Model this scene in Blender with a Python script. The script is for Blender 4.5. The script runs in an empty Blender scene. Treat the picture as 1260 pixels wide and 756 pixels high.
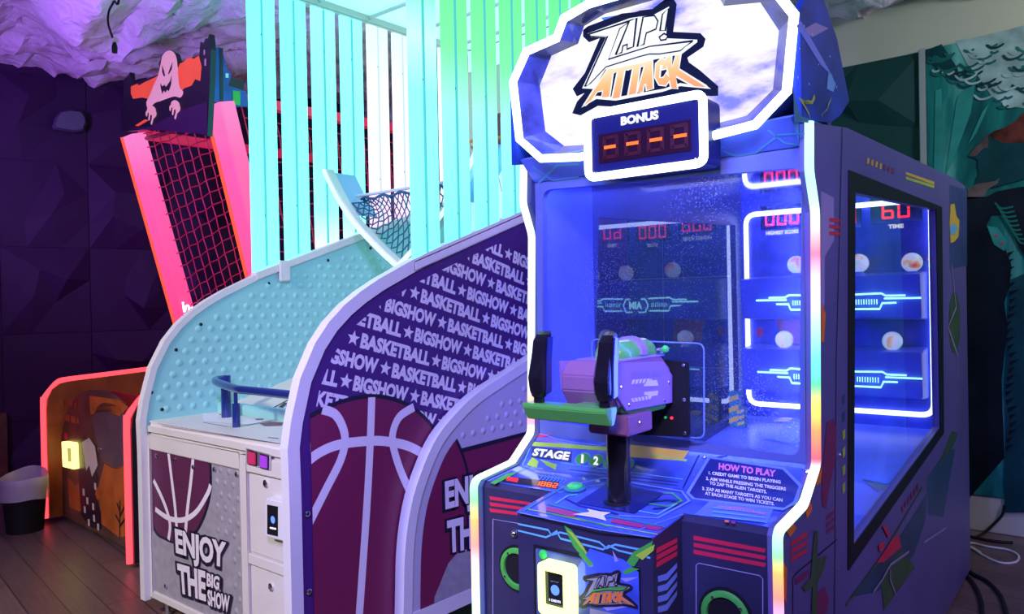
import bpy, bmesh, math, random
from math import sin, cos, pi, radians
from mathutils import Vector, Matrix, noise
random.seed(7)
scn = bpy.context.scene
col = scn.collection

# ------------------------------------------------------------------ camera
CAM = Vector((0.0, 0.0, 1.35)); FPX = 962.6
YAW, PITCH, ROLL = radians(40.04), radians(-0.44), radians(1.12)
fw = Vector((-sin(YAW)*cos(PITCH), cos(YAW)*cos(PITCH), sin(PITCH)))
rt0 = Vector((cos(YAW), sin(YAW), 0)); dn0 = -(rt0.cross(fw))
RT = cos(ROLL)*rt0 + sin(ROLL)*dn0
DN = -sin(ROLL)*rt0 + cos(ROLL)*dn0
cd = bpy.data.cameras.new('camera'); cam = bpy.data.objects.new('camera', cd); col.objects.link(cam)
mw = Matrix.Identity(4)
for i in range(3):
    mw[i][0] = RT[i]; mw[i][1] = -DN[i]; mw[i][2] = -fw[i]; mw[i][3] = CAM[i]
cam.matrix_world = mw
cd.sensor_width = 36; cd.lens = FPX/1260*36; cd.clip_start = 0.05
scn.camera = cam

# ------------------------------------------------------------------ world, lights, exposure
vs = scn.view_settings
vs.view_transform = 'Standard'; vs.look = 'None'; vs.gamma = 1; vs.use_curve_mapping = False; vs.exposure = 0.0
wd = bpy.data.worlds.new('world'); scn.world = wd; wd.use_nodes = True
wd.node_tree.nodes['Background'].inputs[0].default_value = (0.20, 0.07, 0.55, 1)
wd.node_tree.nodes['Background'].inputs[1].default_value = 0.10

def lamp(name, kind, loc, color, watts, size=0.5, aim=None, size_y=None, spot=60):
    l = bpy.data.lights.new(name, kind); l.color = color; l.energy = watts
    if kind == 'AREA':
        l.size = size
        if size_y: l.shape = 'RECTANGLE'; l.size_y = size_y
    elif kind == 'SPOT': l.spot_size = radians(spot); l.spot_blend = 0.6; l.shadow_soft_size = size
    else: l.shadow_soft_size = size
    o = bpy.data.objects.new(name, l); col.objects.link(o); o.location = loc
    if aim is not None:
        o.rotation_euler = (Vector(aim)-Vector(loc)).to_track_quat('-Z', 'Y').to_euler()
    return o
# ceiling lamps of the hall behind and beside the camera
lamp('hall_lamp', 'SPOT', (-2.6, -1.7, 2.95), (1.0, 0.93, 0.80), 540, 0.25, aim=(-3.0, 1.6, 0.35), spot=58)
lamp('hall_lamp', 'AREA', (-0.6, -1.9, 2.95), (0.85, 0.80, 1.0), 26, 0.6, aim=(-1.6, 2.0, 0.5))
lamp('hall_lamp', 'AREA', (2.2, 2.4, 2.95), (0.48, 0.34, 1.0), 58, 0.7, aim=(-0.66, 3.0, 0.9))
lamp('hall_lamp', 'AREA', (0.9, 3.7, 2.9), (0.95, 1.0, 0.78), 18, 0.4, aim=(-0.6, 5.1, 2.6))
# purple wash up at the cotton; unseen blue and violet fills added for the machines
lamp('purple_wash', 'SPOT', (-4.2, 0.2, 1.9), (0.42, 0.20, 1.0), 200, 0.2, aim=(-4.7, 2.4, 3.1), spot=120)
lamp('purple_wash', 'SPOT', (-3.2, -0.8, 2.6), (0.40, 0.0, 1.0), 110, 0.2, aim=(-6.2, 2.6, 1.4), spot=70)
lamp('violet_fill', 'SPOT', (0.2, -0.5, 2.9), (0.56, 0.42, 1.0), 560, 0.2, aim=(-2.2, 2.3, 0.85), spot=46)
lamp('blue_fill', 'SPOT', (-0.6, -0.9, 2.95), (0.08, 0.15, 1.0), 480, 0.2, aim=(-1.1, 1.8, 1.1), spot=48)

# ------------------------------------------------------------------ pixel helpers (points of the photograph put on real planes)
def ray(px, py): return RT*((px-630)/FPX) + DN*((py-378)/FPX) + fw
class Frame:
    def __init__(s, o, deg=0):
        s.o = Vector(o); s.deg = deg; s.M = Matrix.Rotation(radians(deg), 3, 'Z'); s.I = s.M.transposed()
    def at(s, p, **k):
        d = s.I @ ray(*p); c = s.I @ (CAM - s.o); (ax, v), = k.items(); i = 'xyz'.index(ax)
        return c + d*((v-c[i])/d[i])
    def on(s, p, P, N):
        d = s.I @ ray(*p); c = s.I @ (CAM - s.o); P = Vector(P); N = Vector(N)
        return c + d*(N.dot(P-c)/N.dot(d))
    def ats(s, ps, **k): return [s.at(p, **k) for p in ps]
    def ons(s, ps, P, N): return [s.on(p, P, N) for p in ps]
W = Frame((0, 0, 0)); BB = Frame((-2.869, 1.576, 0)); GH = Frame((-4.795, 1.85, 0), -3); ZA = Frame((-1.083, 1.641, 0), 2)

# ------------------------------------------------------------------ materials
def nt(name):
    m = bpy.data.materials.new(name); m.use_nodes = True; t = m.node_tree
    return m, t, t.nodes['Principled BSDF'], t.nodes, t.links
def mat(name, c, rough=0.5, metal=0.0, emit=None, es=0.0, vary=0.0, scale=20, bump=0.0, spec=0.5, coat=0):
    m, t, b, N, L = nt(name)
    b.inputs['Base Color'].default_value = (*c, 1); b.inputs['Roughness'].default_value = rough
    b.inputs['Metallic'].default_value = metal; b.inputs['Specular IOR Level'].default_value = spec
    b.inputs['Coat Weight'].default_value = coat
    if emit: b.inputs['Emission Color'].default_value = (*emit, 1); b.inputs['Emission Strength'].default_value = es
    if vary or bump:
        tc = N.new('ShaderNodeTexCoord'); n = N.new('ShaderNodeTexNoise'); n.inputs['Scale'].default_value = scale; n.inputs['Detail'].default_value = 4
        L.new(tc.outputs['Object'], n.inputs['Vector'])
        if vary:
            r = N.new('ShaderNodeValToRGB')
            r.color_ramp.elements[0].position = 0.3; r.color_ramp.elements[1].position = 0.7
            r.color_ramp.elements[0].color = (*[x*(1-vary) for x in c], 1); r.color_ramp.elements[1].color = (*[min(1, x*(1+vary)) for x in c], 1)
            L.new(n.outputs['Fac'], r.inputs['Fac']); L.new(r.outputs['Color'], b.inputs['Base Color'])
        if bump:
            bp = N.new('ShaderNodeBump'); bp.inputs['Strength'].default_value = bump; bp.inputs['Distance'].default_value = 0.01
            L.new(n.outputs['Fac'], bp.inputs['Height']); L.new(bp.outputs['Normal'], b.inputs['Normal'])
    return m
def lamp_mat(name, c, s):
    m, t, b, N, L = nt(name)
    b.inputs['Base Color'].default_value = (*[min(0.8, x)*0.12 for x in c], 1); b.inputs['Roughness'].default_value = 0.5; b.inputs['Specular IOR Level'].default_value = 0.1
    b.inputs['Emission Color'].default_value = (*c, 1); b.inputs['Emission Strength'].default_value = s
    return m
def led_ramp(name, stops, z0, z1, s, axis='Z'):
    """addressable LED strip: the diodes' own colours follow the strip's length"""
    m, t, b, N, L = nt(name)
    tc = N.new('ShaderNodeTexCoord'); sp = N.new('ShaderNodeSeparateXYZ'); mr = N.new('ShaderNodeMapRange'); r = N.new('ShaderNodeValToRGB')
    L.new(tc.outputs['Object'], sp.inputs[0]); L.new(sp.outputs[axis], mr.inputs['Value'])
    mr.inputs['From Min'].default_value = z0; mr.inputs['From Max'].default_value = z1
    L.new(mr.outputs[0], r.inputs['Fac']); e = r.color_ramp.elements
    while len(e) > 1: e.remove(e[-1])
    e[0].position = (stops[0][0]-z0)/(z1-z0); e[0].color = (*stops[0][1], 1)
    for z, c in stops[1:]:
        q = e.new(min(1, max(0, (z-z0)/(z1-z0)))); q.color = (*c, 1)
    b.inputs['Base Color'].default_value = (0.05, 0.05, 0.05, 1); b.inputs['Specular IOR Level'].default_value = 0.15
    L.new(r.outputs['Color'], b.inputs['Emission Color']); b.inputs['Emission Strength'].default_value = s
    return m
def glass_mat(name, tint=(1, 1, 1), dust=0.0, ior=1.45, haze=0.0):
    m, t, b, N, L = nt(name); N.remove(b); out = N['Material Output']
    tr = N.new('ShaderNodeBsdfTransparent'); tr.inputs[0].default_value = (*tint, 1)
    gl = N.new('ShaderNodeBsdfGlossy'); gl.inputs['Roughness'].default_value = 0.0
    fr = N.new('ShaderNodeFresnel'); fr.inputs['IOR'].default_value = ior
    mx = N.new('ShaderNodeMixShader'); ge = N.new('ShaderNodeNewGeometry'); ff_ = N.new('ShaderNodeMath'); ff_.operation = 'SUBTRACT'; ff_.inputs[0].default_value = 1.0; L.new(ge.outputs['Backfacing'], ff_.inputs[1])
    fm = N.new('ShaderNodeMath'); fm.operation = 'MULTIPLY'; L.new(fr.outputs[0], fm.inputs[0]); L.new(ff_.outputs[0], fm.inputs[1])
    L.new(fm.outputs[0], mx.inputs[0]); L.new(tr.outputs[0], mx.inputs[1]); L.new(gl.outputs[0], mx.inputs[2])
    hz = N.new('ShaderNodeMixShader'); hz.inputs[0].default_value = haze; ht = N.new('ShaderNodeBsdfTranslucent'); ht.inputs[0].default_value = (.9, .9, 1, 1)
    L.new(mx.outputs[0], hz.inputs[1]); L.new(ht.outputs[0], hz.inputs[2]); mx = hz
    last = mx
    if dust:
        tc = N.new('ShaderNodeTexCoord'); v = N.new('ShaderNodeTexVoronoi'); v.inputs['Scale'].default_value = 150; v.feature = 'F1'
        n = N.new('ShaderNodeTexNoise'); n.inputs['Scale'].default_value = 3.0
        L.new(tc.outputs['Object'], v.inputs['Vector']); L.new(tc.outputs['Object'], n.inputs['Vector'])
        a = N.new('ShaderNodeMath'); a.operation = 'MULTIPLY_ADD'; L.new(n.outputs['Fac'], a.inputs[0]); a.inputs[1].default_value = 0.62; a.inputs[2].default_value = -0.20
        lt = N.new('ShaderNodeMath'); lt.operation = 'LESS_THAN'; L.new(v.outputs['Distance'], lt.inputs[0]); L.new(a.outputs[0], lt.inputs[1])
        k = N.new('ShaderNodeMath'); k.operation = 'MULTIPLY'; L.new(lt.outputs[0], k.inputs[0]); k.inputs[1].default_value = dust
        df = N.new('ShaderNodeBsdfTranslucent'); df.inputs[0].default_value = (0.9, 0.9, 1, 1)
        m2 = N.new('ShaderNodeMixShader'); L.new(k.outputs[0], m2.inputs[0]); L.new(mx.outputs[0], m2.inputs[1]); L.new(df.outputs[0], m2.inputs[2]); last = m2
    L.new(last.outputs[0], out.inputs['Surface'])
    return m

M = {}
M['white_plastic'] = mat('white_plastic', (0.62, 0.60, 0.57), 0.45, vary=0.03, scale=8)
M['trim_white'] = mat('trim_white', (0.66, 0.66, 0.68), 0.4)
M['bump_teal'] = mat('bump_grey', (0.27, 0.62, 0.62), 0.45)
M['bump_lilac'] = mat('bump_lilac', (0.46, 0.44, 0.55), 0.45)
M['grey_print'] = mat('grey_print', (0.30, 0.29, 0.33), 0.5, vary=0.12, scale=30)
M['pattern_purple'] = mat('pattern_purple', (0.060, 0.014, 0.150), 0.4)
M['ball_maroon'] = mat('ball_maroon', (0.17, 0.014, 0.065), 0.4)
M['ball_front'] = mat('ball_front', (0.10, 0.018, 0.065), 0.45)
M['print_white'] = mat('print_white', (0.72, 0.68, 0.74), 0.45)
M['ink'] = mat('ink', (0.012, 0.010, 0.03), 0.45)
M['black'] = mat('black', (0.012, 0.012, 0.014), 0.5, spec=0.2)
M['black_gloss'] = mat('black_gloss', (0.01, 0.01, 0.014), 0.12)
M['chrome'] = mat('chrome', (0.8, 0.8, 0.82), 0.18, 1.0)
M['blue_steel'] = mat('blue_steel', (0.015, 0.035, 0.22), 0.22, 0.2, coat=0.5)
M['grey_plastic'] = mat('grey_plastic', (0.42, 0.41, 0.44), 0.45)
M['net_teal'] = mat('net_teal', (0.02, 0.10, 0.20), 0.6)
M['net_red'] = mat('net_red', (0.60, 0.02, 0.06), 0.6, emit=(0.9, 0.02, 0.10), es=0.06)
M['steel_leg'] = mat('steel_leg', (0.45, 0.45, 0.47), 0.3, 0.9)
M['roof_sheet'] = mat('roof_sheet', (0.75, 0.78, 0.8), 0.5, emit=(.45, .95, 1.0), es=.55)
M['pink_button'] = mat('pink_button', (0.35, 0.03, 0.10), 0.25, emit=(0.7, 0.02, 0.12), es=0.35)
M['violet_button'] = mat('violet_button', (0.25, 0.05, 0.45), 0.25, emit=(0.32, 0.03, 0.6), es=0.5)
M['screen_blue'] = mat('screen_blue', (0.1, 0.2, 0.9), 0.3, emit=(0.08, 0.22, 1.0), es=1.2)
M['screen_white'] = mat('screen_white', (0.8, 0.8, 0.9), 0.3, emit=(0.8, 0.85, 1.0), es=0.6)
M['reader_glow'] = lamp_mat('reader_glow', (0.78, 1.0, 0.26), 3.0)
M['reader_yellow'] = lamp_mat('reader_yellow', (1.0, 0.85, 0.22), 2.4)
# zap cabinet
M['zap_navy'] = mat('zap_navy', (0.028, 0.027, 0.068), 0.38, vary=0.25, scale=5)
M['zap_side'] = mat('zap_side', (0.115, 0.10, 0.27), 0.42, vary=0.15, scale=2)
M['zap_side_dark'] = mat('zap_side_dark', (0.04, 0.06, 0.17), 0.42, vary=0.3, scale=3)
M['zap_blue'] = mat('zap_blue', (0.06, 0.12, 0.60), 0.14, vary=0.45, scale=7, coat=0.7)
M['zap_bezel'] = mat('zap_bezel', (0.14, 0.24, 0.80), 0.3, vary=0.15, scale=6)
M['zap_frame'] = mat('zap_frame', (0.13, 0.18, 0.46), 0.35, 0.2)
M['interior_blue'] = mat('interior_blue', (0.14, 0.19, 0.85), 0.35, vary=0.25, scale=4)
M['interior_dark'] = mat('interior_dark', (0.07, 0.09, 0.62), 0.3, vary=0.6, scale=6)
M['interior_floor'] = mat('interior_floor', (0.13, 0.20, 0.80), 0.3, vary=0.35, scale=3.5)
M['red_print'] = mat('red_print', (0.62, 0.02, 0.06), 0.45)
M['orange_print'] = mat('orange_print', (0.85, 0.20, 0.02), 0.45)
M['green_print'] = mat('green_print', (0.06, 0.42, 0.05), 0.45)
M['lime_print'] = mat('lime_print', (0.38, 0.62, 0.05), 0.45)
M['yellow_print'] = mat('yellow_print', (0.65, 0.50, 0.04), 0.45)
M['cyan_print'] = mat('cyan_print', (0.14, 0.48, 0.68), 0.45)
M['teal_print'] = mat('teal_print', (0.03, 0.22, 0.26), 0.45)
M['lilac_print'] = mat('lilac_print', (0.33, 0.30, 0.50), 0.45)
M['olive_print'] = mat('olive_print', (0.045, 0.11, 0.035), 0.45, vary=.3, scale=9); M['murky_print'] = mat('murky_print', (0.025, 0.075, 0.13), 0.45, vary=.3, scale=6); M['wine_print'] = mat('wine_print', (0.20, 0.02, 0.09), 0.45)
M['magenta_print'] = mat('magenta_print', (0.40, 0.03, 0.16), 0.45)
M['deepblue_print'] = mat('deepblue_print', (0.012, 0.02, 0.14), 0.3, coat=0.4)
M['skyblue_print'] = mat('skyblue_print', (0.16, 0.28, 0.75), 0.4)
M['white_print'] = mat('white_print', (0.80, 0.80, 0.82), 0.45)
M['pink_print'] = mat('pink_print', (0.75, 0.20, 0.45), 0.45)
M['grey_logo'] = mat('grey_logo', (0.30, 0.30, 0.30), 0.45)
M['logo_white'] = lamp_mat('logo_white', (0.90, 0.96, 0.90), 1.0)
M['logo_cream'] = led_ramp('logo_orange', [(1.90, (1.0, 0.30, 0.03)), (1.96, (1.0, 0.55, 0.12)), (2.02, (1.0, 0.95, 0.6))], 1.88, 2.05, 1.0)
M['neon_white'] = lamp_mat('neon_white', (0.62, 0.74, 1.0), 5.0)
M['neon_blue'] = lamp_mat('neon_blue', (0.45, 0.55, 1.0), 5.0)
M['bracket_glow'] = lamp_mat('bracket_glow', (0.30, 0.80, 1.0), 3.0)
M['led_red'] = lamp_mat('led_red', (1.0, 0.025, 0.06), 2.2)
M['led_dash'] = lamp_mat('led_dash', (1.0, 0.13, 0.02), 2.2)
M['led_dim'] = mat('led_dim', (0.05, 0.005, 0.012), 0.4)
M['text_glow'] = lamp_mat('text_glow', (0.85, 0.88, 1.0), 1.1)
M['inner_lamp'] = lamp_mat('inner_lamp', (0.07, 0.11, 1.0), 85.0)
M['gun_purple'] = mat('gun_purple', (0.34, 0.24, 0.70), 0.35, coat=0.2)
M['gun_mauve'] = mat('gun_mauve', (0.27, 0.13, 0.24), 0.35, coat=0.2)
M['gun_green'] = mat('gun_green', (0.10, 0.48, 0.07), 0.3, coat=0.3)
M['green_button'] = mat('green_button', (0.05, 0.6, 0.10), 0.15, emit=(0.02, 0.6, 0.08), es=0.25, coat=0.5)
M['acrylic'] = glass_mat('acrylic', (0.93, 0.95, 1.0), ior=1.5)
M['pane_front'] = glass_mat('pane_front', (0.97, 0.97, 1.0), dust=0.6, haze=.04)
M['pane_side'] = glass_mat('pane_side', (0.97, 0.97, 1.0), ior=2.15, haze=.018)

# ------------------------------------------------------------------ mesh helpers
class MB:
    def __init__(s): s.v = []; s.f = []
    def add(s, vs_, fs):
        n = len(s.v); s.v += [tuple(v) for v in vs_]; s.f += [tuple(i+n for i in f) for f in fs]; return s
    def poly(s, pts): return s.add(pts, [tuple(range(len(pts)))])
    def box(s, x0, x1, y0, y1, z0, z1):
        return s.add([(x, y, z) for x in (x0, x1) for y in (y0, y1) for z in (z0, z1)],
                     [(0, 1, 3, 2), (4, 6, 7, 5), (0, 4, 5, 1), (2, 3, 7, 6), (0, 2, 6, 4), (1, 5, 7, 3)])
    def prism(s, pts, vec):
        n = len(pts); vec = Vector(vec); a = [Vector(p) for p in pts]; b = [p+vec for p in a]
        return s.add(a+b, [tuple(range(n)), tuple(range(2*n-1, n-1, -1))] + [(i, (i+1) % n, n+(i+1) % n, n+i) for i in range(n)])
    def loft(s, A, B, caps=True):
        n = len(A); fs = [(i, (i+1) % n, n+(i+1) % n, n+i) for i in range(n)]
        if caps: fs += [tuple(range(n)), tuple(range(2*n-1, n-1, -1))]
        return s.add(list(A)+list(B), fs)
    def ring(s, outer, inner, vec):      # plate with one hole, same point count
        n = len(outer); vec = Vector(vec); o = [Vector(p) for p in outer]; i_ = [Vector(p) for p in inner]
        V = o + i_ + [p+vec for p in o] + [p+vec for p in i_]; fs = []
        for k in range(n):
            j = (k+1) % n
            fs += [(k, j, n+j, n+k), (2*n+k, 3*n+k, 3*n+j, 2*n+j), (k, 2*n+k, 2*n+j, j), (n+k, n+j, 3*n+j, 3*n+k)]
        return s.add(V, fs)
    def tube(s, pts, r, n=8, closed=False):
        P = [Vector(p) for p in pts]; m = len(P); rings = []; up = None
        for i, p in enumerate(P):
            a = P[i-1] if (i or closed) else P[0]; b = P[(i+1) % m] if (i < m-1 or closed) else P[-1]
            t = (b-a).normalized() if (b-a).length > 1e-9 else Vector((0, 0, 1))
            if up is None: up = Vector((0, 0, 1)) if abs(t.z) < 0.9 else Vector((0, 1, 0))
            x = t.cross(up); x = x.normalized() if x.length > 1e-6 else t.orthogonal().normalized(); y = x.cross(t).normalized(); up = y
            k = 1.0
            if 0 < i < m-1 or closed:
                t1 = (p-a).normalized(); t2 = (b-p).normalized(); c = max(0.35, cos(t1.angle(t2, 0)/2)); k = 1.0/c if c > 0.6 else 1.0
            rr = r[i] if isinstance(r, (list, tuple)) else r
            rings.append([p + (x*cos(q*2*pi/n) + y*sin(q*2*pi/n))*rr*(k if k < 1.5 else 1) for q in range(n)])
        V = [v for R_ in rings for v in R_]; fs = []
        for i in range(m if closed else m-1):
            j = (i+1) % m
            fs += [(i*n+q, i*n+(q+1) % n, j*n+(q+1) % n, j*n+q) for q in range(n)]
        if not closed: fs += [tuple(range(n)), tuple((m-1)*n+q for q in range(n-1, -1, -1))]
        return s.add(V, fs)
    def lathe(s, prof, c=(0, 0, 0), axis=(0, 0, 1), n=24):
        ax = Vector(axis).normalized(); x = ax.orthogonal().normalized(); y = ax.cross(x); c = Vector(c); V = []; fs = []
        for r, h in prof: V += [c + ax*h + (x*cos(q*2*pi/n)+y*sin(q*2*pi/n))*max(r, 1e-5) for q in range(n)]
        for i in range(len(prof)-1): fs += [(i*n+q, i*n+(q+1) % n, (i+1)*n+(q+1) % n, (i+1)*n+q) for q in range(n)]
        if prof[0][0] > 1e-4: fs.append(tuple(range(n)))
        if prof[-1][0] > 1e-4: fs.append(tuple((len(prof)-1)*n+q for q in range(n-1, -1, -1)))
        return s.add(V, fs)
    def ball(s, c, r, n=18, m=10, sc=(1, 1, 1)):
        prof = [(sin(pi*i/m), -cos(pi*i/m)) for i in range(m+1)]; k = len(s.v); s.lathe(prof, n=n)
        s.v[k:] = [(c[0]+v[0]*r*sc[0], c[1]+v[1]*r*sc[1], c[2]+v[2]*r*sc[2]) for v in s.v[k:]]; return s
    def build(s, name, m, parent=None, smooth=False, bevel=0.0, seg=2):
        me = bpy.data.meshes.new(name); bm = bmesh.new(); vv = [bm.verts.new(v) for v in s.v]
        for f in s.f:
            try: bm.faces.new([vv[i] for i in f])
            except ValueError: pass
        bmesh.ops.remove_doubles(bm, verts=bm.verts, dist=1e-6)
        bmesh.ops.recalc_face_normals(bm, faces=bm.faces)
        if bevel:
            es = [e for e in bm.edges if len(e.link_faces) == 2 and e.calc_face_angle(0) > 0.5]
            bmesh.ops.bevel(bm, geom=es, offset=bevel, segments=seg, affect='EDGES', clamp_overlap=True)
        if smooth:
            for f in bm.faces: f.smooth = True
            for e in bm.edges:
                if len(e.link_faces) == 2 and e.calc_face_angle(0) > 0.7: e.smooth = False
        bm.to_mesh(me); bm.free()
        me.materials.append(M[m] if isinstance(m, str) else m)
        o = bpy.data.objects.new(name, me); col.objects.link(o)
        if parent is not None: o.parent = parent
        return o
def thing(name, label, cat, loc=(0, 0, 0), deg=0, group=None):
    o = bpy.data.objects.new(name, None); col.objects.link(o); o.location = loc; o.rotation_euler = (0, 0, radians(deg))
    o.empty_display_size = 0.2; return tag(o, label, cat, group)
def tag(o, label, cat, group=None):
    o['label'] = label; o['category'] = cat
    if group: o['group'] = group
    return o
def struct(o): o['kind'] = 'structure'; return o

def smooth_line(pts, k=6, closed=False):
    P = [Vector(p) for p in pts]; n = len(P); out = []
    for i in range(n if closed else n-1):
        p0 = P[(i-1) % n] if (closed or i) else P[0]; p1 = P[i]; p2 = P[(i+1) % n]; p3 = P[(i+2) % n] if (closed or i+2 < n) else P[-1]
        for j in range(k):
            t = j/k
            out.append(0.5*((2*p1) + (p2-p0)*t + (2*p0-5*p1+4*p2-p3)*t*t + (3*p1-p0-3*p2+p3)*t**3))
    if not closed: out.append(P[-1])
    return out
def ribbon(mb, pts, w, N, eps=0.0):
    """flat printed line of width w lying in the plane with normal N"""
    P = [Vector(p) for p in pts]; N = Vector(N).normalized(); L = []; R = []
    for i, p in enumerate(P):
        a = P[max(0, i-1)]; b = P[min(len(P)-1, i+1)]; t = (b-a).normalized(); q = N.cross(t).normalized()
        k = 1.0
        if 0 < i < len(P)-1:
            k = 1/max(0.6, cos((p-a).angle(b-p, 0)/2))
        ww = (w[i] if isinstance(w, (list, tuple)) else w)/2*k
        L.append(p+q*ww+N*eps); R.append(p-q*ww+N*eps)
    n = len(P); return mb.add(L+R, [(i, i+1, n+i+1, n+i) for i in range(n-1)])
def rounded(corners, r, seg=5):
    P = [Vector(p) for p in corners]; n = len(P); out = []
    for i in range(n):
        p = P[i]; a = P[i-1]; b = P[(i+1) % n]; rr = r[i] if isinstance(r, (list, tuple)) else r
        u = (a-p); v = (b-p); rr = min(rr, u.length*0.49, v.length*0.49); s_ = p+u.normalized()*rr; e_ = p+v.normalized()*rr
        for j in range(seg+1):
            t = j/seg; out.append(s_*(1-t)**2 + p*2*t*(1-t) + e_*t*t)
    return out
_tc = {}
def text_geo(s, bold=0.02):
    if (s, bold) in _tc: return _tc[(s, bold)]
    cu = bpy.data.curves.new('t', 'FONT'); cu.body = s; cu.offset = bold; cu.resolution_u = 3; cu.fill_mode = 'FRONT'
    o = bpy.data.objects.new('t', cu); col.objects.link(o)
    dg = bpy.context.evaluated_depsgraph_get(); me = o.evaluated_get(dg).to_mesh()
    V = [(v.co.x, v.co.y) for v in me.vertices]; F = [tuple(p.vertices) for p in me.polygons]
    o.evaluated_get(dg).to_mesh_clear(); bpy.data.objects.remove(o); bpy.data.curves.remove(cu)
    x0 = min(v[0] for v in V); x1 = max(v[0] for v in V); y0 = min(v[1] for v in V); y1 = max(v[1] for v in V)
    _tc[(s, bold)] = ([((a-x0)/(x1-x0), (b-y0)/(y1-y0)) for a, b in V], F); return _tc[(s, bold)]
def bil(q, u, v):    # q = TL, TR, BR, BL
    a, b, c, d = [Vector(p) for p in q]
    return (d*(1-u)+c*u)*(1-v) + (a*(1-u)+b*u)*v
def text(mb, s, q, bold=0.02, shear=0.0):
    V, F = text_geo(s, bold); return mb.add([bil(q, u+shear*(v-0.5), v) for u, v in V], F)
SEG = {'0': 'abcdef', '1': 'bc', '2': 'abged', '3': 'abgcd', '4': 'fgbc', '5': 'afgcd', '6': 'afgedc', '7': 'abc', '8': 'abcdefg', '-': 'g', '9': 'abcdfg'}
SQ = {'a': (.08, .92, .85, 1), 'd': (.08, .92, 0, .15), 'g': (.1, .9, .43, .57), 'f': (0, .22, .52, .97), 'b': (.78, 1, .52, .97), 'e': (0, .22, .03, .48), 'c': (.78, 1, .03, .48)}
def digits(mb, s, q, gap=0.25, only=None):
    n = len(s); w = 1/(n+gap*(n-1))
    for i, ch in enumerate(s):
        x = i*w*(1+gap)
        for k in (SEG[ch] if only is None else only):
            u0, u1, v0, v1 = SQ[k]
            mb.poly([bil(q, x+u0*w, v0), bil(q, x+u1*w, v0), bil(q, x+u1*w, v1), bil(q, x+u0*w, v1)])
    return mb
def star(c, r, U, V, rot=0.0):
    return [Vector(c)+Vector(U)*(sin(rot+k*pi/5)*(r if k % 2 == 0 else r*0.42))+Vector(V)*(cos(rot+k*pi/5)*(r if k % 2 == 0 else r*0.42)) for k in range(10)]
def quadpx(F, ps, **k): return [F.at(p, **k) for p in ps]
def disc(c, r, U, V, n=32, a0=0, a1=2*pi):
    return [Vector(c)+Vector(U)*r*cos(a0+(a1-a0)*i/n)+Vector(V)*r*sin(a0+(a1-a0)*i/n) for i in range(n if a1-a0 > 6.2 else n+1)]
def inset(pts, d, N):   # pull an open or closed polyline sideways in its plane
    P = [Vector(p) for p in pts]; N = Vector(N).normalized(); out = []
    for i, p in enumerate(P):
        a = P[max(0, i-1)]; b = P[min(len(P)-1, i+1)]; t = (b-a).normalized(); out.append(p+N.cross(t).normalized()*d)
    return out

def clip(mb, planes):
    """keep what lies inside a convex set of planes (point, outward normal)"""
    bm = bmesh.new(); vv = [bm.verts.new(v) for v in mb.v]
    for f in mb.f:
        try: bm.faces.new([vv[i] for i in f])
        except ValueError: pass
    for p, n in planes:
        bmesh.ops.bisect_plane(bm, geom=bm.verts[:]+bm.edges[:]+bm.faces[:], dist=1e-6, plane_co=p, plane_no=n, clear_outer=True)
    bm.verts.ensure_lookup_table(); bm.verts.index_update()
    o = MB(); o.v = [tuple(v.co) for v in bm.verts]; o.f = [tuple(v.index for v in f.verts) for f in bm.faces]; bm.free(); return o
def screw(mb, c, r, axis): return mb.lathe([(r, 0), (r, r*0.25), (r*0.6, r*0.5), (0, r*0.55)], c, axis, 10)

# ================================================================== THE SETTING
# floor: dark brown boards
m, t, b, N, L = nt('floor_boards'); tc = N.new('ShaderNodeTexCoord'); mp = N.new('ShaderNodeMapping'); br = N.new('ShaderNodeTexBrick')
mp.inputs['Rotation'].default_value = (0, 0, radians(8)); L.new(tc.outputs['Object'], mp.inputs[0]); L.new(mp.outputs[0], br.inputs['Vector'])
br.inputs['Scale'].default_value = 1.0; br.inputs['Brick Width'].default_value = 1.3; br.inputs['Row Height'].default_value = 0.14; br.inputs['Mortar Size'].default_value = 0.003
br.inputs['Color1'].default_value = (0.13, 0.070, 0.060, 1); br.inputs['Color2'].default_value = (0.085, 0.044, 0.040, 1); br.inputs['Mortar'].default_value = (0.02, 0.01, 0.01, 1)
mp2 = N.new('ShaderNodeMapping'); mp2.inputs['Scale'].default_value = (1.5, 22, 1); nz = N.new('ShaderNodeTexNoise'); nz.inputs['Scale'].default_value = 3; nz.inputs['Detail'].default_value = 6
L.new(mp.outputs[0], mp2.inputs[0]); L.new(mp2.outputs[0], nz.inputs['Vector'])
mx = N.new('ShaderNodeMixRGB'); mx.blend_type = 'MULTIPLY'; mx.inputs[0].default_value = 0.75; L.new(br.outputs['Color'], mx.inputs[1]); L.new(nz.outputs['Fac'], mx.inputs[2])
gm = N.new('ShaderNodeGamma'); gm.inputs[1].default_value = 0.75; L.new(mx.outputs[0], gm.inputs[0]); L.new(gm.outputs[0], b.inputs['Base Color']); b.inputs['Roughness'].default_value = 0.38
M['floor'] = m
struct(MB().box(-8.5, 3.5, -2.5, 5.3, -0.05, 0.0).build('floor', 'floor'))

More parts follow.
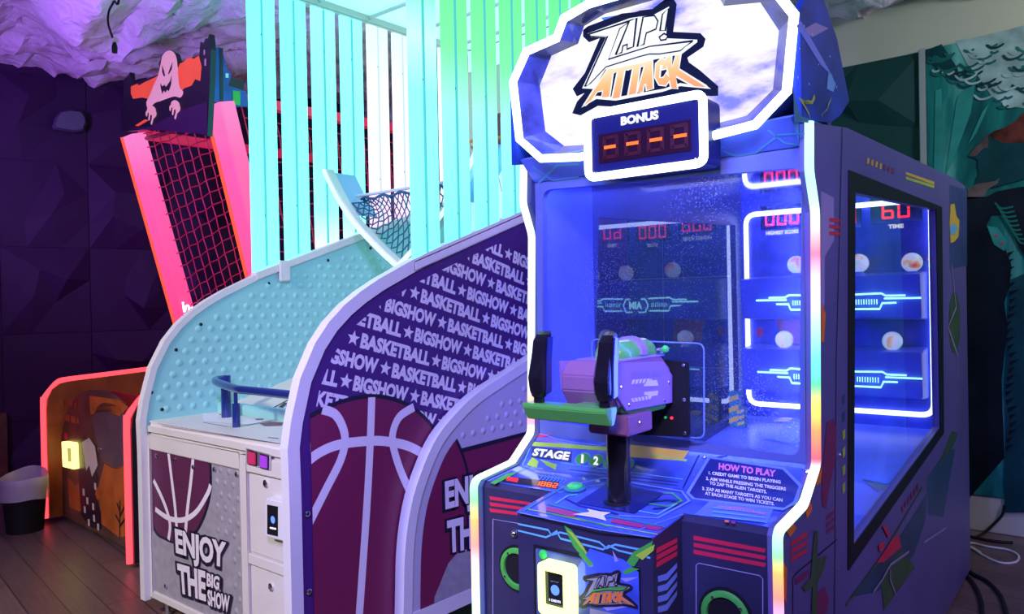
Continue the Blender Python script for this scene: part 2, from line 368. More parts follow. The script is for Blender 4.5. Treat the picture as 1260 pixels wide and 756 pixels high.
# ceiling: teased cotton wadding
M['cotton'] = mat('cotton', (0.80, 0.74, 0.82), 0.95, vary=0.10, scale=6, bump=0.55)
for n_ in M['cotton'].node_tree.nodes:
    if n_.type == 'BUMP': n_.inputs['Distance'].default_value = .05
    if n_.type == 'TEX_NOISE': n_.inputs['Scale'].default_value = 7; n_.inputs['Detail'].default_value = 9; n_.inputs['Distortion'].default_value = 1.6
nx, ny = 330, 215; V = []; F = []
for j in range(ny+1):
    for i in range(nx+1):
        x = -8.5+12.0*i/nx; y = -2.5+7.75*j/ny
        p = Vector((x*0.8+y*0.5, y*1.5-x*0.4, 0.0)); w = noise.noise_vector(p*0.9)*0.8
        h = noise.turbulence(p*1.3+w, 5, False)*0.17 + noise.noise(p*0.8+Vector((3, 1, 0)))*0.10
        q = abs(noise.noise(Vector((x*3.1, y*8.0, 2))+w*2.2)); h += (0.5-q)*0.07 + noise.turbulence(Vector((x*5+w.x*3, y*11+w.y*3, 1)), 3, True)*0.022
        V.append((x, y, 3.17-h))
for j in range(ny):
    for i in range(nx): k = j*(nx+1)+i; F.append((k, k+1, k+nx+2, k+nx+1))
cot = MB().add(V, F)
cot.build('ceiling', 'cotton', smooth=True); struct(bpy.data.objects['ceiling'])

# faceted dark cladding
M['clad_black'] = mat('clad_black', (0.034, 0.010, 0.050), 0.55, spec=0.2)
M['clad_green'] = mat('clad_green', (0.012, 0.062, 0.055), 0.55, spec=0.15)
M['wall_paint'] = mat('wall_paint', (0.50, 0.52, 0.40), 0.8, vary=0.04, scale=3, bump=0.15)
def facets(P0, U, Wn, n_u, n_v, pu, pv, z0, seed, depth=0.07):
    rnd = random.Random(seed); mb = MB(); P0 = Vector(P0); U = Vector(U); Wn = Vector(Wn); Z = Vector((0, 0, 1))
    for a in range(n_u):
        for c in range(n_v):
            g = {}
            for i in range(4):
                for j in range(4):
                    u = i/3; v = j/3; h = 0.008
                    if 0 < i < 3 and 0 < j < 3:
                        u += rnd.uniform(-.12, .12); v += rnd.uniform(-.12, .12); h = rnd.choice([0.015, 0.05, 0.085])*depth/0.07
                    elif 0 < i < 3: u += rnd.uniform(-.1, .1)
                    elif 0 < j < 3: v += rnd.uniform(-.1, .1)
                    u = 0.004+u*0.992; v = 0.004+v*0.992
                    g[i, j] = P0+U*((a+u)*pu)+Z*(z0+(c+v)*pv)+Wn*h
            for i in range(3):
                for j in range(3):
                    A, B, C_, D = g[i, j], g[i+1, j], g[i+1, j+1], g[i, j+1]
                    if rnd.random() < .5: mb.add([A, B, C_, D], [(0, 1, 2), (0, 2, 3)])
                    else: mb.add([A, B, C_, D], [(0, 1, 3), (1, 2, 3)])
    return mb
LA = Vector((-6.412, 1.97, 0)); LD = Vector((0.2477, 0.9688, 0)); LN = Vector((0.9688, -0.2477, 0))
w = MB(); a = LA-LD*4.4; e = LA+LD*3.26
w.loft([a, e, e-LN*0.1, a-LN*0.1], [p+Vector((0, 0, 3.3)) for p in (a, e, e-LN*0.1, a-LN*0.1)])
wl = struct(w.build('wall_left', 'clad_black'))
cl = facets(LA-LD*(0.03+7*0.57)+LN*0.001, LD, LN, 12, 5, 0.57, 0.634, -0.09, 3)
cl = clip(cl, [((0, 0, 0.002), (0, 0, -1)), ((0, 5.07, 0), (0, 1, 0))])
cl.build('cladding', 'clad_black', wl)
wb = struct(MB().box(-5.75, 3.0, 5.08, 5.2, 0, 3.35).build('wall_back', 'wall_paint'))
cb = facets((-5.7, 5.079, 0), (1, 0, 0), (0, -1, 0), 8, 4, 0.576, 0.636, 0.22, 11)
cb.build('cladding', 'clad_green', wb)
struct(MB().box(-5.6, 3.0, 5.055, 5.08, 0.0, 0.20).build('baseboard_back', M['wall_paint'], bevel=0.004))
M['trim_metal'] = mat('trim_metal', (0.32, 0.36, 0.36), 0.4)
struct(MB().box(-1.105, -1.07, 5.035, 5.08, 0.20, 2.77).build('trim_1', 'trim_metal', bevel=0.004))

# mural on the back wall
m, t, b, N, L = nt('mural_print'); tc = N.new('ShaderNodeTexCoord'); mp = N.new('ShaderNodeMapping'); mp.inputs['Scale'].default_value = (2.6, 1, 0.55)
L.new(tc.outputs['Object'], mp.inputs[0]); n1 = N.new('ShaderNodeTexNoise'); n1.inputs['Scale'].default_value = 1.6; n1.inputs['Detail'].default_value = 6; n1.inputs['Distortion'].default_value = 0.9
L.new(mp.outputs[0], n1.inputs['Vector']); r1 = N.new('ShaderNodeValToRGB'); e = r1.color_ramp.elements
e[0].position = 0.30; e[0].color = (0.003, 0.035, 0.045, 1); e[1].position = 0.78; e[1].color = (0.20, 0.62, 0.52, 1)
q = e.new(0.5); q.color = (0.012, 0.20, 0.18, 1)
L.new(n1.outputs['Fac'], r1.inputs['Fac']); L.new(r1.outputs['Color'], b.inputs['Base Color']); b.inputs['Roughness'].default_value = 0.7; b.inputs['Specular IOR Level'].default_value = 0.1
M['mural'] = m
M['mural_dark'] = mat('mural_dark', (0.006, 0.012, 0.02), 0.7, spec=0.1, vary=0.5, scale=4)
M['mural_hair'] = mat('mural_hair', (0.10, 0.025, 0.02), 0.7, spec=0.1, vary=0.7, scale=14)
M['mural_skin'] = mat('mural_skin', (0.13, 0.10, 0.10), 0.7, spec=0.1, vary=0.4, scale=8)
M['mural_foam'] = mat('mural_foam', (0.30, 0.46, 0.45), 0.7, spec=0.1, vary=0.35, scale=9)
M['mural_fish'] = mat('mural_ray', (0.03, 0.27, 0.24), 0.7, spec=0.1, vary=0.3, scale=5)
mu = thing('mural', 'teal underwater mural print of a long haired figure on the back wall', 'mural', (-0.0, 5.06, 0))
MU = Frame((0, 5.06, 0))
MB().box(-1.068, 2.2, -0.012, 0.018, 0.205, 2.765).build('panel', 'mural', mu)
def mpx(ps, lay): return MU.ats([(880+x/2.908, y/2.908) for x, y in ps], y=-0.013-0.002*lay)
def mpoly(name, ps, mt, lay): MB().prism(mpx(ps, lay), (0, 0.002, 0)).build(name, mt, mu)
def mp2(ps, lay): return MU.ats([(1130+x/2.1, 40+y/2.1) for x, y in ps], y=-0.013-0.002*lay)
def mpo2(name, ps, mt, lay): MB().prism(mp2(ps, lay), (0, 0.002, 0)).build(name, mt, mu)
M['mural_mid'] = mat('mural_mid', (0.012, 0.13, 0.12), 0.7, spec=0.1, vary=0.3, scale=6)
M['mural_deep'] = mat('mural_deep', (0.006, 0.05, 0.06), 0.7, spec=0.1, vary=0.3, scale=6)
mpo2('water_edge', [(14, 48), (60, 30), (100, 90), (110, 130), (80, 120), (45, 95), (25, 70)], 'mural_deep', 1)
mpo2('water_surface', smooth_line([(95, 22), (160, 10), (273, -18), (700, -120), (700, 120), (400, 180), (273, 195), (230, 190), (190, 165), (160, 120), (125, 80)], 3, True) if False else [(95, 22), (160, 10), (273, -18), (700, -120), (700, 120), (400, 180), (273, 195), (230, 190), (190, 165), (160, 120), (125, 80)], 'mural_foam', 1)
rr = random.Random(5)
for mt, n_, ly in (('mural_mid', 34, 2), ('mural_foam', 16, 3), ('mural_deep', 14, 3)):
    mb = MB()
    for i in range(n_):
        x0 = rr.uniform(20, 290); y0 = max(50-.212*x0+18, rr.uniform(30, 190)*(0.45+0.55*min(1, x0/200))); ln = rr.uniform(14, 44)
        ribbon(mb, smooth_line(mp2([(x0, y0), (x0+ln*.4, y0+ln*.32), (x0+ln, y0+ln*.22), (x0+ln*1.5, y0-ln*.1)], ly), 3), [.001]+[.012]*8+[.001], (0, 1, 0), -.0001*i)
    mb.build('ripple', mt, mu)
for ps in ([(44, 150), (60, 145), (66, 330), (62, 390), (40, 370)], [(100, 170), (150, 110), (135, 210), (90, 330), (70, 370)], [(165, 205), (185, 180), (150, 260), (128, 290)]): mpo2('light_shaft', ps, 'mural_fish', 2)
mpo2('hair', [(178, 268), (195, 255), (225, 245), (255, 225), (273, 205), (420, 150), (420, 330), (290, 330), (260, 300), (225, 290), (200, 285)], 'mural_hair', 3)
mpo2('head', [(178, 266), (160, 284), (146, 298), (130, 320), (150, 326), (155, 330), (153, 346), (158, 362), (150, 378), (146, 396), (200, 400), (270, 380), (420, 330), (420, 240), (270, 285), (220, 285)], 'mural_deep', 4)
mpo2('face_light', [(178, 266), (160, 284), (146, 298), (130, 320), (150, 318), (168, 300), (180, 298), (182, 280)], 'mural_skin', 5)
mpo2('shoulder', [(128, 405), (150, 392), (200, 384), (210, 376), (205, 390), (180, 405), (170, 425), (140, 430), (128, 432)], 'mural_skin', 5)
mpo2('cloak', [(120, 425), (175, 425), (205, 410), (260, 400), (420, 380), (420, 560), (285, 590), (262, 560), (245, 520), (225, 470), (190, 470), (176, 500), (190, 540), (225, 560), (240, 600), (236, 650), (222, 700), (230, 760), (215, 900), (222, 1100), (100, 1240), (100, 430)], 'mural_dark', 5)
mb = MB()
for i in range(26): y0 = 570+i*20; x0 = 236-6*sin(i*.8); mb.poly(mp2([(x0-6, y0), (x0+12+4*(i % 3), y0-6), (x0-4, y0+12)], 6))
mb.build('cloak_fringe', 'mural_dark', mu)
mpo2('tail', [(178, 500), (205, 505), (230, 540), (222, 565), (195, 548)], 'mural_fish', 6)
for q in ((200, 525), (215, 545)): mpo2('tail_spot', [(q[0]-4, q[1]), (q[0], q[1]-5), (q[0]+5, q[1]), (q[0], q[1]+5)], 'red_print', 7)
mb = MB()
for i in range(9): ribbon(mb, smooth_line(mp2([(198+i*7, 440+i*11), (215+i*6, 455+i*11), (245+i*4, 450+i*12)], 6.5), 3), .010, (0, 1, 0), -.0002*i)
mb.build('cloak_fold', 'mural_mid', mu)
mpo2('deep_water', [(236, 640), (420, 560), (420, 1240), (222, 1240), (226, 900)], 'mural_deep', 4)

# ================================================================== BASKETBALL MACHINE
bb = thing('basketball_machine', 'white and purple basketball arcade machine with glowing cyan cage panels', 'arcade machine', BB.o)
HX = 0.578
PROF = [(0, .08), (0, .72), (-.003, .86), (.012, .945), (.05, 1.08), (.11, 1.19), (.165, 1.255), (.23, 1.31), (.30, 1.355), (.385, 1.40), (.555, 1.475), (.70, 1.53), (1.22, 1.71), (1.75, 1.89), (2.15, 2.025)]
TOPP = PROF[9:]
def ramp_z(y): return 1.475+(y-.555)*0.3465
full = PROF + [(2.15, .08)]
MB().prism([(-HX, y, z) for y, z in full], (0.03, 0, 0)).build('side_panel', 'bump_teal', bb)
MB().prism([(HX-0.03, y, z) for y, z in full], (0.03, 0, 0)).build('side_panel', 'pattern_purple', bb)
def inside(y, z, d):
    if y < d or z < .9: return False
    for (y0, z0), (y1, z1) in zip(PROF[2:], PROF[3:]):
        nx_, nz_ = -(z1-z0), (y1-y0); l = math.hypot(nx_, nz_)
        if ((y-y0)*nx_+(z-z0)*nz_)/l > -d: return False
    return True
mb = MB(); r_ = 0
z = .90
while z < 1.95:
    y = 0.03+(0.031 if r_ % 2 else 0)
    while y < 1.8:
        if inside(y, z, 0.045): mb.lathe([(.017, 0), (.012, .0032), (.0, .0045)], (-HX+.03, y, z), (1, 0, 0), 8)
        y += 0.062
    z += 0.050; r_ += 1
mb.build('bump_texture', 'bump_teal', bb, smooth=True)
mb = MB()
for y, z in ((.025, .98), (.07, .90), (.14, 1.16), (.26, 1.27), (.62, 1.46), (.98, 1.585), (1.27, 1.66), (1.27, 1.50)): screw(mb, (-HX+.03, y, z), .008, (1, 0, 0))
mb.build('screws', 'black', bb)
for x0, x1, dd in ((-HX-.004, -HX+.036, .028), (HX-.036, HX+.008, .048)):
    a = [(x0, y, z) for y, z in PROF]; i_ = inset(a, dd, (1, 0, 0)); mb = MB(); k = len(a); dx = Vector((x1-x0, 0, 0))
    V = [Vector(p) for p in a]+i_; V = V+[v+dx for v in V]
    fs = []
    for i in range(k-1): fs += [(i, i+1, k+i+1, k+i), (2*k+i, 3*k+i, 3*k+i+1, 2*k+i+1), (i, 2*k+i, 2*k+i+1, i+1), (k+i, k+i+1, 3*k+i+1, 3*k+i)]
    fs += [(0, k, 3*k, 2*k), (k-1, 3*k-1, 4*k-1, 2*k-1)]
    mb.add(V, fs).build('edge_trim', 'trim_white', bb)
MB().box(HX-.03, HX+.006, .04, 2.15, .08, .125).build('bottom_trim', 'trim_white', bb)
for y, z in ((.018, .13), (.018, .36), (.018, .63)):
    screw(MB(), (HX+.008, y+.004, z), .011, (1, 0, 0)).build('screw', 'chrome', bb)

# printed pattern on the outer side: BASKETBALL * BIGSHOW in rising rows
XS = HX+.0015
ph = radians(-15.07); U = Vector((0, cos(ph), sin(ph))); V_ = Vector((0, -sin(ph), cos(ph)))
def sp(al, ac, x=XS): return Vector((x, 0, 0))+U*al+V_*ac
mb = MB()
for n in range(-6, 8):
    ac = 1.246+n*.0795; s0 = -.084-.1755*n
    while s0 > -0.9: s0 -= .782
    while s0 < 2.2:
        h = .029
        for wd, a0, a1 in (('BASKETBALL', .036, .398), ('BIGSHOW', .470, .744)):
            text(mb, wd, [sp(s0+a0, ac+h), sp(s0+a1, ac+h), sp(s0+a1, ac-h), sp(s0+a0, ac-h)], bold=.052)
        for q in (0, .434): mb.poly(star(sp(s0+q, ac), .030, U, V_))
        s0 += .782
cp = []
for (y0, z0), (y1, z1) in zip(PROF[2:12], PROF[3:13]):
    nrm = Vector((0, -(z1-z0), y1-y0)).normalized(); cp.append((Vector((XS, y0, z0))-nrm*.045, nrm))
cp += [((XS, .045, 0), (0, -1, 0)), ((XS, 1.75, 0), (0, 1, 0)), ((XS, 0, .75), (0, 0, -1))]
mbp = clip(mb, cp); mbp.build('side_lettering', 'print_white', bb)

# printed basketball on the outer side
def c3(px): return BB.at((360+px[0]/2.739, 480+px[1]/2.739), x=XS)
A, B_, C_ = c3((258, 14)), c3((75, 82)), c3((500, 158))
def circ(A, B, C):
    ax, ay, bx, by, cx, cy = A.y, A.z, B.y, B.z, C.y, C.z; d = 2*(ax*(by-cy)+bx*(cy-ay)+cx*(ay-by))
    ux = ((ax*ax+ay*ay)*(by-cy)+(bx*bx+by*by)*(cy-ay)+(cx*cx+cy*cy)*(ay-by))/d
    uy = ((ax*ax+ay*ay)*(cx-bx)+(bx*bx+by*by)*(ax-cx)+(cx*cx+cy*cy)*(bx-ax))/d
    return ux, uy, math.hypot(ax-ux, ay-uy)
cy_, cz_, cr_ = circ(A, B_, C_)
def bdisc(k, r): return [Vector((p.x, cy_+(p.y-cy_)*(1.14 if p.y < cy_ else 1.0), p.z)) for p in disc((lay(k), cy_, cz_), r, Vector((0, 1, 0)), Vector((0, 0, 1)), 72)]
ccl = [((0, .045, 0), (0, -1, 0)), ((0, 0, .126), (0, 0, -1))]
Y, Zv = Vector((0, 1, 0)), Vector((0, 0, 1))
def lay(k): return XS+.0012*k
mb = clip(MB().poly(bdisc(1, cr_)), ccl); mb.build('ball_outline', 'ink', bb)
mb = clip(MB().poly(bdisc(2, cr_-.016)), ccl); mb.build('ball_print', 'ball_maroon', bb)
mb = MB()
for ps, w_ in (([(267, 25), (262, 172), (250, 400), (225, 760)], .034), ([(30, 258), (90, 212), (160, 184), (262, 172), (330, 176), (400, 194), (470, 238), (535, 305)], .036),
               ([(100, 66), (142, 82), (168, 125), (176, 175), (160, 240), (110, 340), (50, 460)], .034), ([(408, 58), (360, 90), (338, 140), (338, 190), (362, 270), (392, 340), (416, 412)], .034)):
    ribbon(mb, smooth_line([BB.at((360+x/2.739, 480+y/2.739), x=lay(3)) for x, y in ps]), w_, (1, 0, 0), .0004*len(mb.v)/40)
clip(mb, ccl).build('ball_seams', 'print_white', bb)

# raised lower cover with its own arch
XA = HX+.055
def ap(ps, x=XA): return BB.ats([(360+a/2.739, 480+b/2.739) for a, b in ps], x=x)
ar = ap([(398, 762), (402, 640), (404, 560), (412, 470), (430, 370), (465, 265), (505, 180), (560, 110), (620, 50), (690, 0), (790, -66)])
ar[0] = Vector((XA, ar[0].y, .10))
ar = [ar[0]]+smooth_line(ar[1:], 3)
last = ar[-1]; e1 = Vector((XA, last.y+.35, last.z+.13)); e0 = Vector((XA, last.y+.35, .10))
MB().prism(ar+[e1, e0], (-.052, 0, 0)).build('lower_cover', 'bump_lilac', bb)
op = ar+[e1]; ii = inset(op, .045, (1, 0, 0)); k = len(op); dx = Vector((-.05, 0, 0)); V = [p+Vector((.006, 0, 0)) for p in op]+[p+Vector((.006, 0, 0)) for p in ii]; V = V+[v+dx for v in V]; fs = []
for i in range(k-1): fs += [(i, i+1, k+i+1, k+i), (2*k+i, 3*k+i, 3*k+i+1, 2*k+i+1), (i, 2*k+i, 2*k+i+1, i+1), (k+i, k+i+1, 3*k+i+1, 3*k+i)]
fs += [(0, k, 3*k, 2*k), (k-1, 3*k-1, 4*k-1, 2*k-1)]
MB().add(V, fs).build('cover_trim', 'trim_white', bb)
bt = ap([(440, 742), (612, 656)]); sl = (bt[1].z-bt[0].z)/(bt[1].y-bt[0].y)
y0 = ar[0].y; y1 = e0.y
MB().box(XA-.03, XA+.006, y0+.01, y1, .10, .16).build('cover_trim', 'trim_white', bb)
X2 = XA+.0012
yin = y0+.046
acl = [((0, yin, 0), (0, -1, 0)), ((0, 0, .16), (0, 0, -1))]
for i in range(2, k-1):
    p, q = op[i], op[i+1]; nrm = Vector((0, -(q.z-p.z), q.y-p.y)).normalized(); acl.append((p-nrm*.045, nrm))
mb = MB().poly(ap([(430, 232), (535, 212), (800, 142), (800, 700), (430, 700)], X2)); clip(mb, acl).build('cover_band', 'ball_maroon', bb)
mb = MB(); ribbon(mb, ap([(430, 236), (535, 214), (800, 144)], X2+.001), .018, (1, 0, 0)); clip(mb, acl).build('cover_band_edge', 'ink', bb)
mb = clip(MB().poly(disc((X2+.0012, cy_+.03, cz_), cr_, Y, Zv, 64)), acl); mb.build('cover_ball', 'ball_maroon', bb)
mb = MB(); ribbon(mb, disc((X2+.0022, cy_+.03, cz_), cr_-.006, Y, Zv, 64, -1.4, 1.9), .014, (1, 0, 0)); clip(mb, acl).build('cover_ball_edge', 'ink', bb)
mb = MB().poly(ap([(478, 700), (525, 585), (560, 545), (800, 480), (800, 720), (478, 720)], X2+.0026)); clip(mb, acl).build('cover_corner', 'grey_print', bb)
mb = MB(); text(mb, 'ENJOY', ap([(513, 308), (700, 262), (700, 382), (516, 432)], X2+.004), bold=.045); text(mb, 'THE', ap([(520, 442), (640, 412), (640, 528), (524, 552)], X2+.004), bold=.045)
mb.build('cover_lettering', 'print_white', bb)
mb = MB()
for s_, q in (('ENJOY', [(513, 308), (700, 262), (700, 382), (516, 432)]), ('THE', [(520, 442), (640, 412), (640, 528), (524, 552)])):
    cxq = sum(a for a, _ in q)/4; cyq = sum(b_ for _, b_ in q)/4; text(mb, s_, ap([(cxq+(a-cxq)*1.08-3, cyq+(b_-cyq)*1.13) for a, b_ in q], X2+.0033), bold=.13)
mb.build('cover_lettering_shadow', 'ink', bb)
mb = MB(); r_ = 0; z = .6
while z < 1.2:
    y = y0+(.031 if r_ % 2 else 0)
    while y < y1:
        p = Vector((XA, y, z)); okp = all((p-Vector(a)).dot(Vector(n_)) < -.015 for a, n_ in acl)
        bz = ap([(430, 232)])[0]; b2 = ap([(640, 186)])[0]
        if okp and z > bz.z+(y-bz.y)*(b2.z-bz.z)/(b2.y-bz.y)+.03: mb.lathe([(.016, 0), (.011, .0032), (0, .0045)], p, (1, 0, 0), 8)
        y += .062
    z += .05; r_ += 1
mb.build('cover_bumps', 'bump_lilac', bb, smooth=True)

# front cabinet
MB().box(-HX+.03, HX-.03, .016, .36, .09, .80).build('body', 'white_plastic', bb)
MB().box(-HX+.03, HX-.03, -.002, .36, .80, .852).build('front_header', 'white_plastic', bb, bevel=.014, seg=3)
pl = BB.at((185.6, 640), y=0).x; pr = BB.at((296, 640), y=0).x; d0 = BB.at((304, 640), y=0).x; d1 = BB.at((359, 640), y=0).x
fr = MB()
fr.box(-HX+.03, pl, 0, .02, .09, .80); fr.box(pr, d0, 0, .02, .09, .80); fr.box(d1, HX-.03, 0, .02, .09, .80)
zt = BB.at((240, 566), y=0).z
fr.box(pl, pr, 0, .02, zt, .80); fr.box(pl, pr, 0, .02, .09, .118)
zd = [BB.at((330, q), y=0).z for q in (587, 690, 703)]
fr.box(d0, d1, 0, .02, zd[0], .80); fr.box(d0, d1, 0, .02, zd[2], zd[1]); fr.box(d0, d1, 0, .02, .09, .115)
fr.build('front_frame', 'white_plastic', bb, bevel=.003)
MB().box(pl, pr, .010, .018, .118, zt).build('graphic_panel', 'grey_print', bb)
fcl = [((pl+.001, 0, 0), (-1, 0, 0)), ((pr-.001, 0, 0), (1, 0, 0)), ((0, 0, zt-.001), (0, 0, 1)), ((0, 0, .119), (0, 0, -1))]
def fp(ps, k=0): return BB.ats([(160+a/2.738, 480+b/2.738) for a, b in ps], y=.0095-.001*k)
def fclip(mb): return clip(mb, fcl)
fclip(MB().poly(smooth_line(fp([(60, 190), (180, 170), (262, 215), (276, 300), (268, 380), (242, 455), (205, 505), (160, 520), (120, 508), (80, 475), (50, 350)], 0), 4, True))).build('ball_outline', 'ink', bb)
fclip(MB().poly(smooth_line(fp([(60, 195), (180, 175), (256, 220), (268, 300), (260, 378), (235, 450), (200, 496), (158, 511), (122, 499), (84, 466), (50, 350)], 1), 4, True))).build('ball_print', 'ball_front', bb)
mb = MB()
for ps in ([(128, 200), (140, 300), (152, 400), (160, 510)], [(214, 215), (206, 300), (194, 400), (185, 505)], [(80, 305), (115, 380), (135, 450), (130, 505)], [(86, 402), (130, 432), (180, 438), (225, 410), (262, 350), (272, 320)]):
    ribbon(mb, smooth_line(fp(ps, 2)), .022, (0, -1, 0), .0004*len(mb.v)/40)
fclip(mb).build('ball_seams', 'print_white', bb)
xball = BB.at((160+284/2.738, 600), y=0).x
mb = MB(); r_ = 0; z = .14
while z < zt-.02:
    x = pl+.03+(.03 if r_ % 2 else 0)
    while x < pr-.02:
        if not (x < xball and z > .38) and not (z < .46 and x < xball+.12): mb.lathe([(.014, 0), (.009, .003), (0, .004)], (x, .010, z), (0, -1, 0), 8)
        x += .06
    z += .048; r_ += 1
mb.build('bump_texture', 'grey_print', bb, smooth=True)
LW = (('ENJOY', [(150, 466), (324, 514), (320, 628), (156, 574)]), ('THE', [(158, 584), (254, 612), (256, 714), (166, 684)]), ('BIG', [(258, 616), (302, 630), (300, 676), (258, 662)]), ('SHOW', [(260, 672), (336, 694), (334, 752), (262, 726)]))
mb = MB()
for s_, q in LW:
    cxq = sum(a for a, _ in q)/4; cyq = sum(b_ for _, b_ in q)/4; gx_ = 1+14/(q[1][0]-q[0][0]); gy_ = 1+14/(q[3][1]-q[0][1])
    for dx_, dy_ in ((0, 0), (4, 5)): text(mb, s_, [v+Vector((0, -.0002*dx_, 0)) for v in fp([(cxq+(a-cxq)*gx_+dx_, cyq+(b_-cyq)*gy_+dy_) for a, b_ in q], 3)], bold=.13)
fclip(mb).build('lettering_shadow', 'ink', bb)
mb = MB()
for s_, q in (('ENJOY', [(150, 466), (324, 514), (320, 628), (156, 574)]), ('THE', [(158, 584), (254, 612), (256, 714), (166, 684)]), ('BIG', [(258, 616), (302, 630), (300, 676), (258, 662)]), ('SHOW', [(260, 672), (336, 694), (334, 752), (262, 726)])):
    text(mb, s_, fp(q, 4), bold=.045)
mb.build('lettering', 'print_white', bb)
for q in ((90, 222), (150, 235), (213, 260), (284, 268), (359, 285), (120, 662)): screw(MB(), fp([q], 3)[0], .010, (0, -1, 0)).build('screw', 'chrome', bb)
# coin doors
for (za, zb), sc_ in (((zd[1], zd[0]), (459, 315)), ((.115, zd[2]), (477, 664))):
    d = MB().box(d0+.006, d1-.006, .008, .018, za+.006, zb-.006).build('coin_door', 'white_plastic', bb, bevel=.002)
    p = BB.at((160+sc_[0]/2.738, 480+sc_[1]/2.738), y=.008); MB().lathe([(.014, 0), (.014, .006), (.008, .009), (0, .009)], p, (0, -1, 0), 14).build('lock', 'chrome', d)
q = BB.ats([(302, 551), (333, 559.5), (333, 579), (302, 571)], y=-.004); qi = [v+(sum(q, Vector())/4-v)*.10 for v in q]
MB().ring(q, qi, (0, .003, 0)).build('button_frame', 'grey_plastic', bb); MB().poly([v+Vector((0, .0012, 0)) for v in q]).build('button_recess', mat('recess', (.10, .10, .10), .6), bb)
for (xa, xb, ya, yb_), mt in (((307, 315.5, 555.5, 570.5), 'pink_button'), ((321.5, 330, 560, 575), 'violet_button')):
    q = BB.ats([(xa, ya), (xb, ya+2.5), (xb, yb_+2), (xa, yb_)], y=-.0035); c = sum(q, Vector())/4
    MB().prism([c+(v-c)*1.16 for v in q], (0, -.003, 0)).build('button_bezel', 'black', bb)
    MB().prism(q, (0, -.008, 0)).build('coin_button', mt, bb, bevel=.002)
q = rounded(BB.ats([(326, 613), (352, 619), (352, 668), (326, 661)], y=-.03), .012); rd = MB().loft(q, [v+Vector((0, .042, 0)) for v in q]).build('card_reader', 'trim_white', bb, bevel=.004)
def rp(ps, y): return BB.ats([(160+a/2.738, 480+b/2.738) for a, b in ps], y=y)
MB().prism(rp([(462, 387), (497, 394), (497, 494), (462, 486)], -.032), (0, .004, 0)).build('screen', 'black_gloss', rd)
c = rp([(481, 438)], -.033)[0]; MB().poly(disc(c, .013, Vector((1, 0, 0)), Zv, 20)).build('screen_symbol', 'screen_blue', rd)
MB().poly(rp([(471, 462), (492, 466), (492, 472), (471, 468)], -.033)).build('screen_caption', 'screen_white', rd)
for x in (-HX+.06, HX-.06):
    for y in (.06, 1.9): MB().lathe([(.02, 0), (.02, .01), (.011, .014), (.011, .085)], (x, y, 0), (0, 0, 1), 12).build('leg', 'steel_leg', bb)
# control deck, rail and playfield
MB().box(-HX+.03, HX-.03, .012, .33, .852, .858).build('deck_plate', 'white_plastic', bb)
def dp(ps, k=1): return BB.ats([(250+a/5.4, 440+b/5.4) for a, b in ps], z=.858+.0008*k)
mb = MB(); ribbon(mb, dp([(-300, 440), (0, 490), (300, 540), (620, 592)]), .006, (0, 0, 1)); ribbon(mb, dp([(0, 432), (160, 460), (300, 450), (460, 416)]), .005, (0, 0, 1)); ribbon(mb, dp([(555, 490), (570, 470), (620, 466)]), .006, (0, 0, 1))
ribbon(mb, dp([(560, 495), (600, 500), (640, 498)]), .006, (0, 0, 1)); mb.build('deck_linework', 'ink', bb)
MB().poly(dp([(0, 372), (250, 385), (470, 415), (300, 448), (0, 425)])).build('deck_notice', 'print_white', bb)
mb = MB().poly(dp([(375, 440), (440, 428), (535, 434), (520, 452), (410, 456)], 2)); mb.poly(dp([(110, 376), (150, 378), (140, 385), (105, 383)], 2)); mb.poly(dp([(345, 408), (400, 406), (400, 414), (350, 416)], 2)); mb.build('deck_print', 'ball_maroon', bb)
mb = MB()
for p in ((430, 530), (520, 548), (575, 545)): mb.poly(dp([p, (p[0]+70, p[1]+6), (p[0]+70, p[1]+9), (p[0], p[1]+3)], 2))
mb.build('deck_small_text', 'ink', bb)
MB().box(-HX+.03, HX-.03, .33, .37, .84, .905).build('deck_lip', 'bump_teal', bb, bevel=.005)
A0 = (.37, .88); A1 = (1.95, 1.30)
MB().loft([(-HX+.03, A0[0], A0[1]), (HX-.03, A0[0], A0[1]), (HX-.03, A0[0], A0[1]-.02), (-HX+.03, A0[0], A0[1]-.02)], [(-HX+.03, A1[0], A1[1]), (HX-.03, A1[0], A1[1]), (HX-.03, A1[0], A1[1]-.02), (-HX+.03, A1[0], A1[1]-.02)]).build('playfield', 'white_plastic', bb)
nP = Vector((0, -(A1[1]-A0[1]), A1[0]-A0[0])).normalized(); PP = Vector((0, *A0))+nP*.0015
def pfp(ps): return BB.ons([(250+a/5.4, 440+b/5.4) for a, b in ps], PP, nP)
mb = MB(); ribbon(mb, pfp([(465, 335), (560, 285), (700, 225)]), .012, nP); [mb.poly(pfp(q)) for q in ([(500, 330), (540, 300), (560, 305), (530, 335)], [(550, 325), (585, 285), (600, 300), (575, 335)], [(600, 300), (640, 275), (650, 290), (620, 310)], [(600, 330), (660, 318), (655, 340), (610, 342)], [(640, 262), (690, 240), (690, 262), (655, 275)])]; ribbon(mb, pfp([(470, 338), (640, 350), (800, 362)]), .01, nP); mb.build('playfield_lettering', 'ink', bb)
pa = BB.at((290, 485), y=.134); xr0 = pa.x
r1 = smooth_line([(-HX+.10, .30, .858), (-HX+.10, .30, .96)], 4)
rb = BB.at((278, 480), y=.26)
MB().tube([(rb.x, .26, .858), (rb.x, .26, 1.045)], .022, 14).build('rail_post', 'blue_steel', bb, smooth=True)
MB().tube([(xr0, .134, .858), (xr0, .134, .955)], .016, 14).tube([(xr0, .134, .94), (xr0, .134, 1.0)], .008, 10).build('rail_post', 'blue_steel', bb, smooth=True)
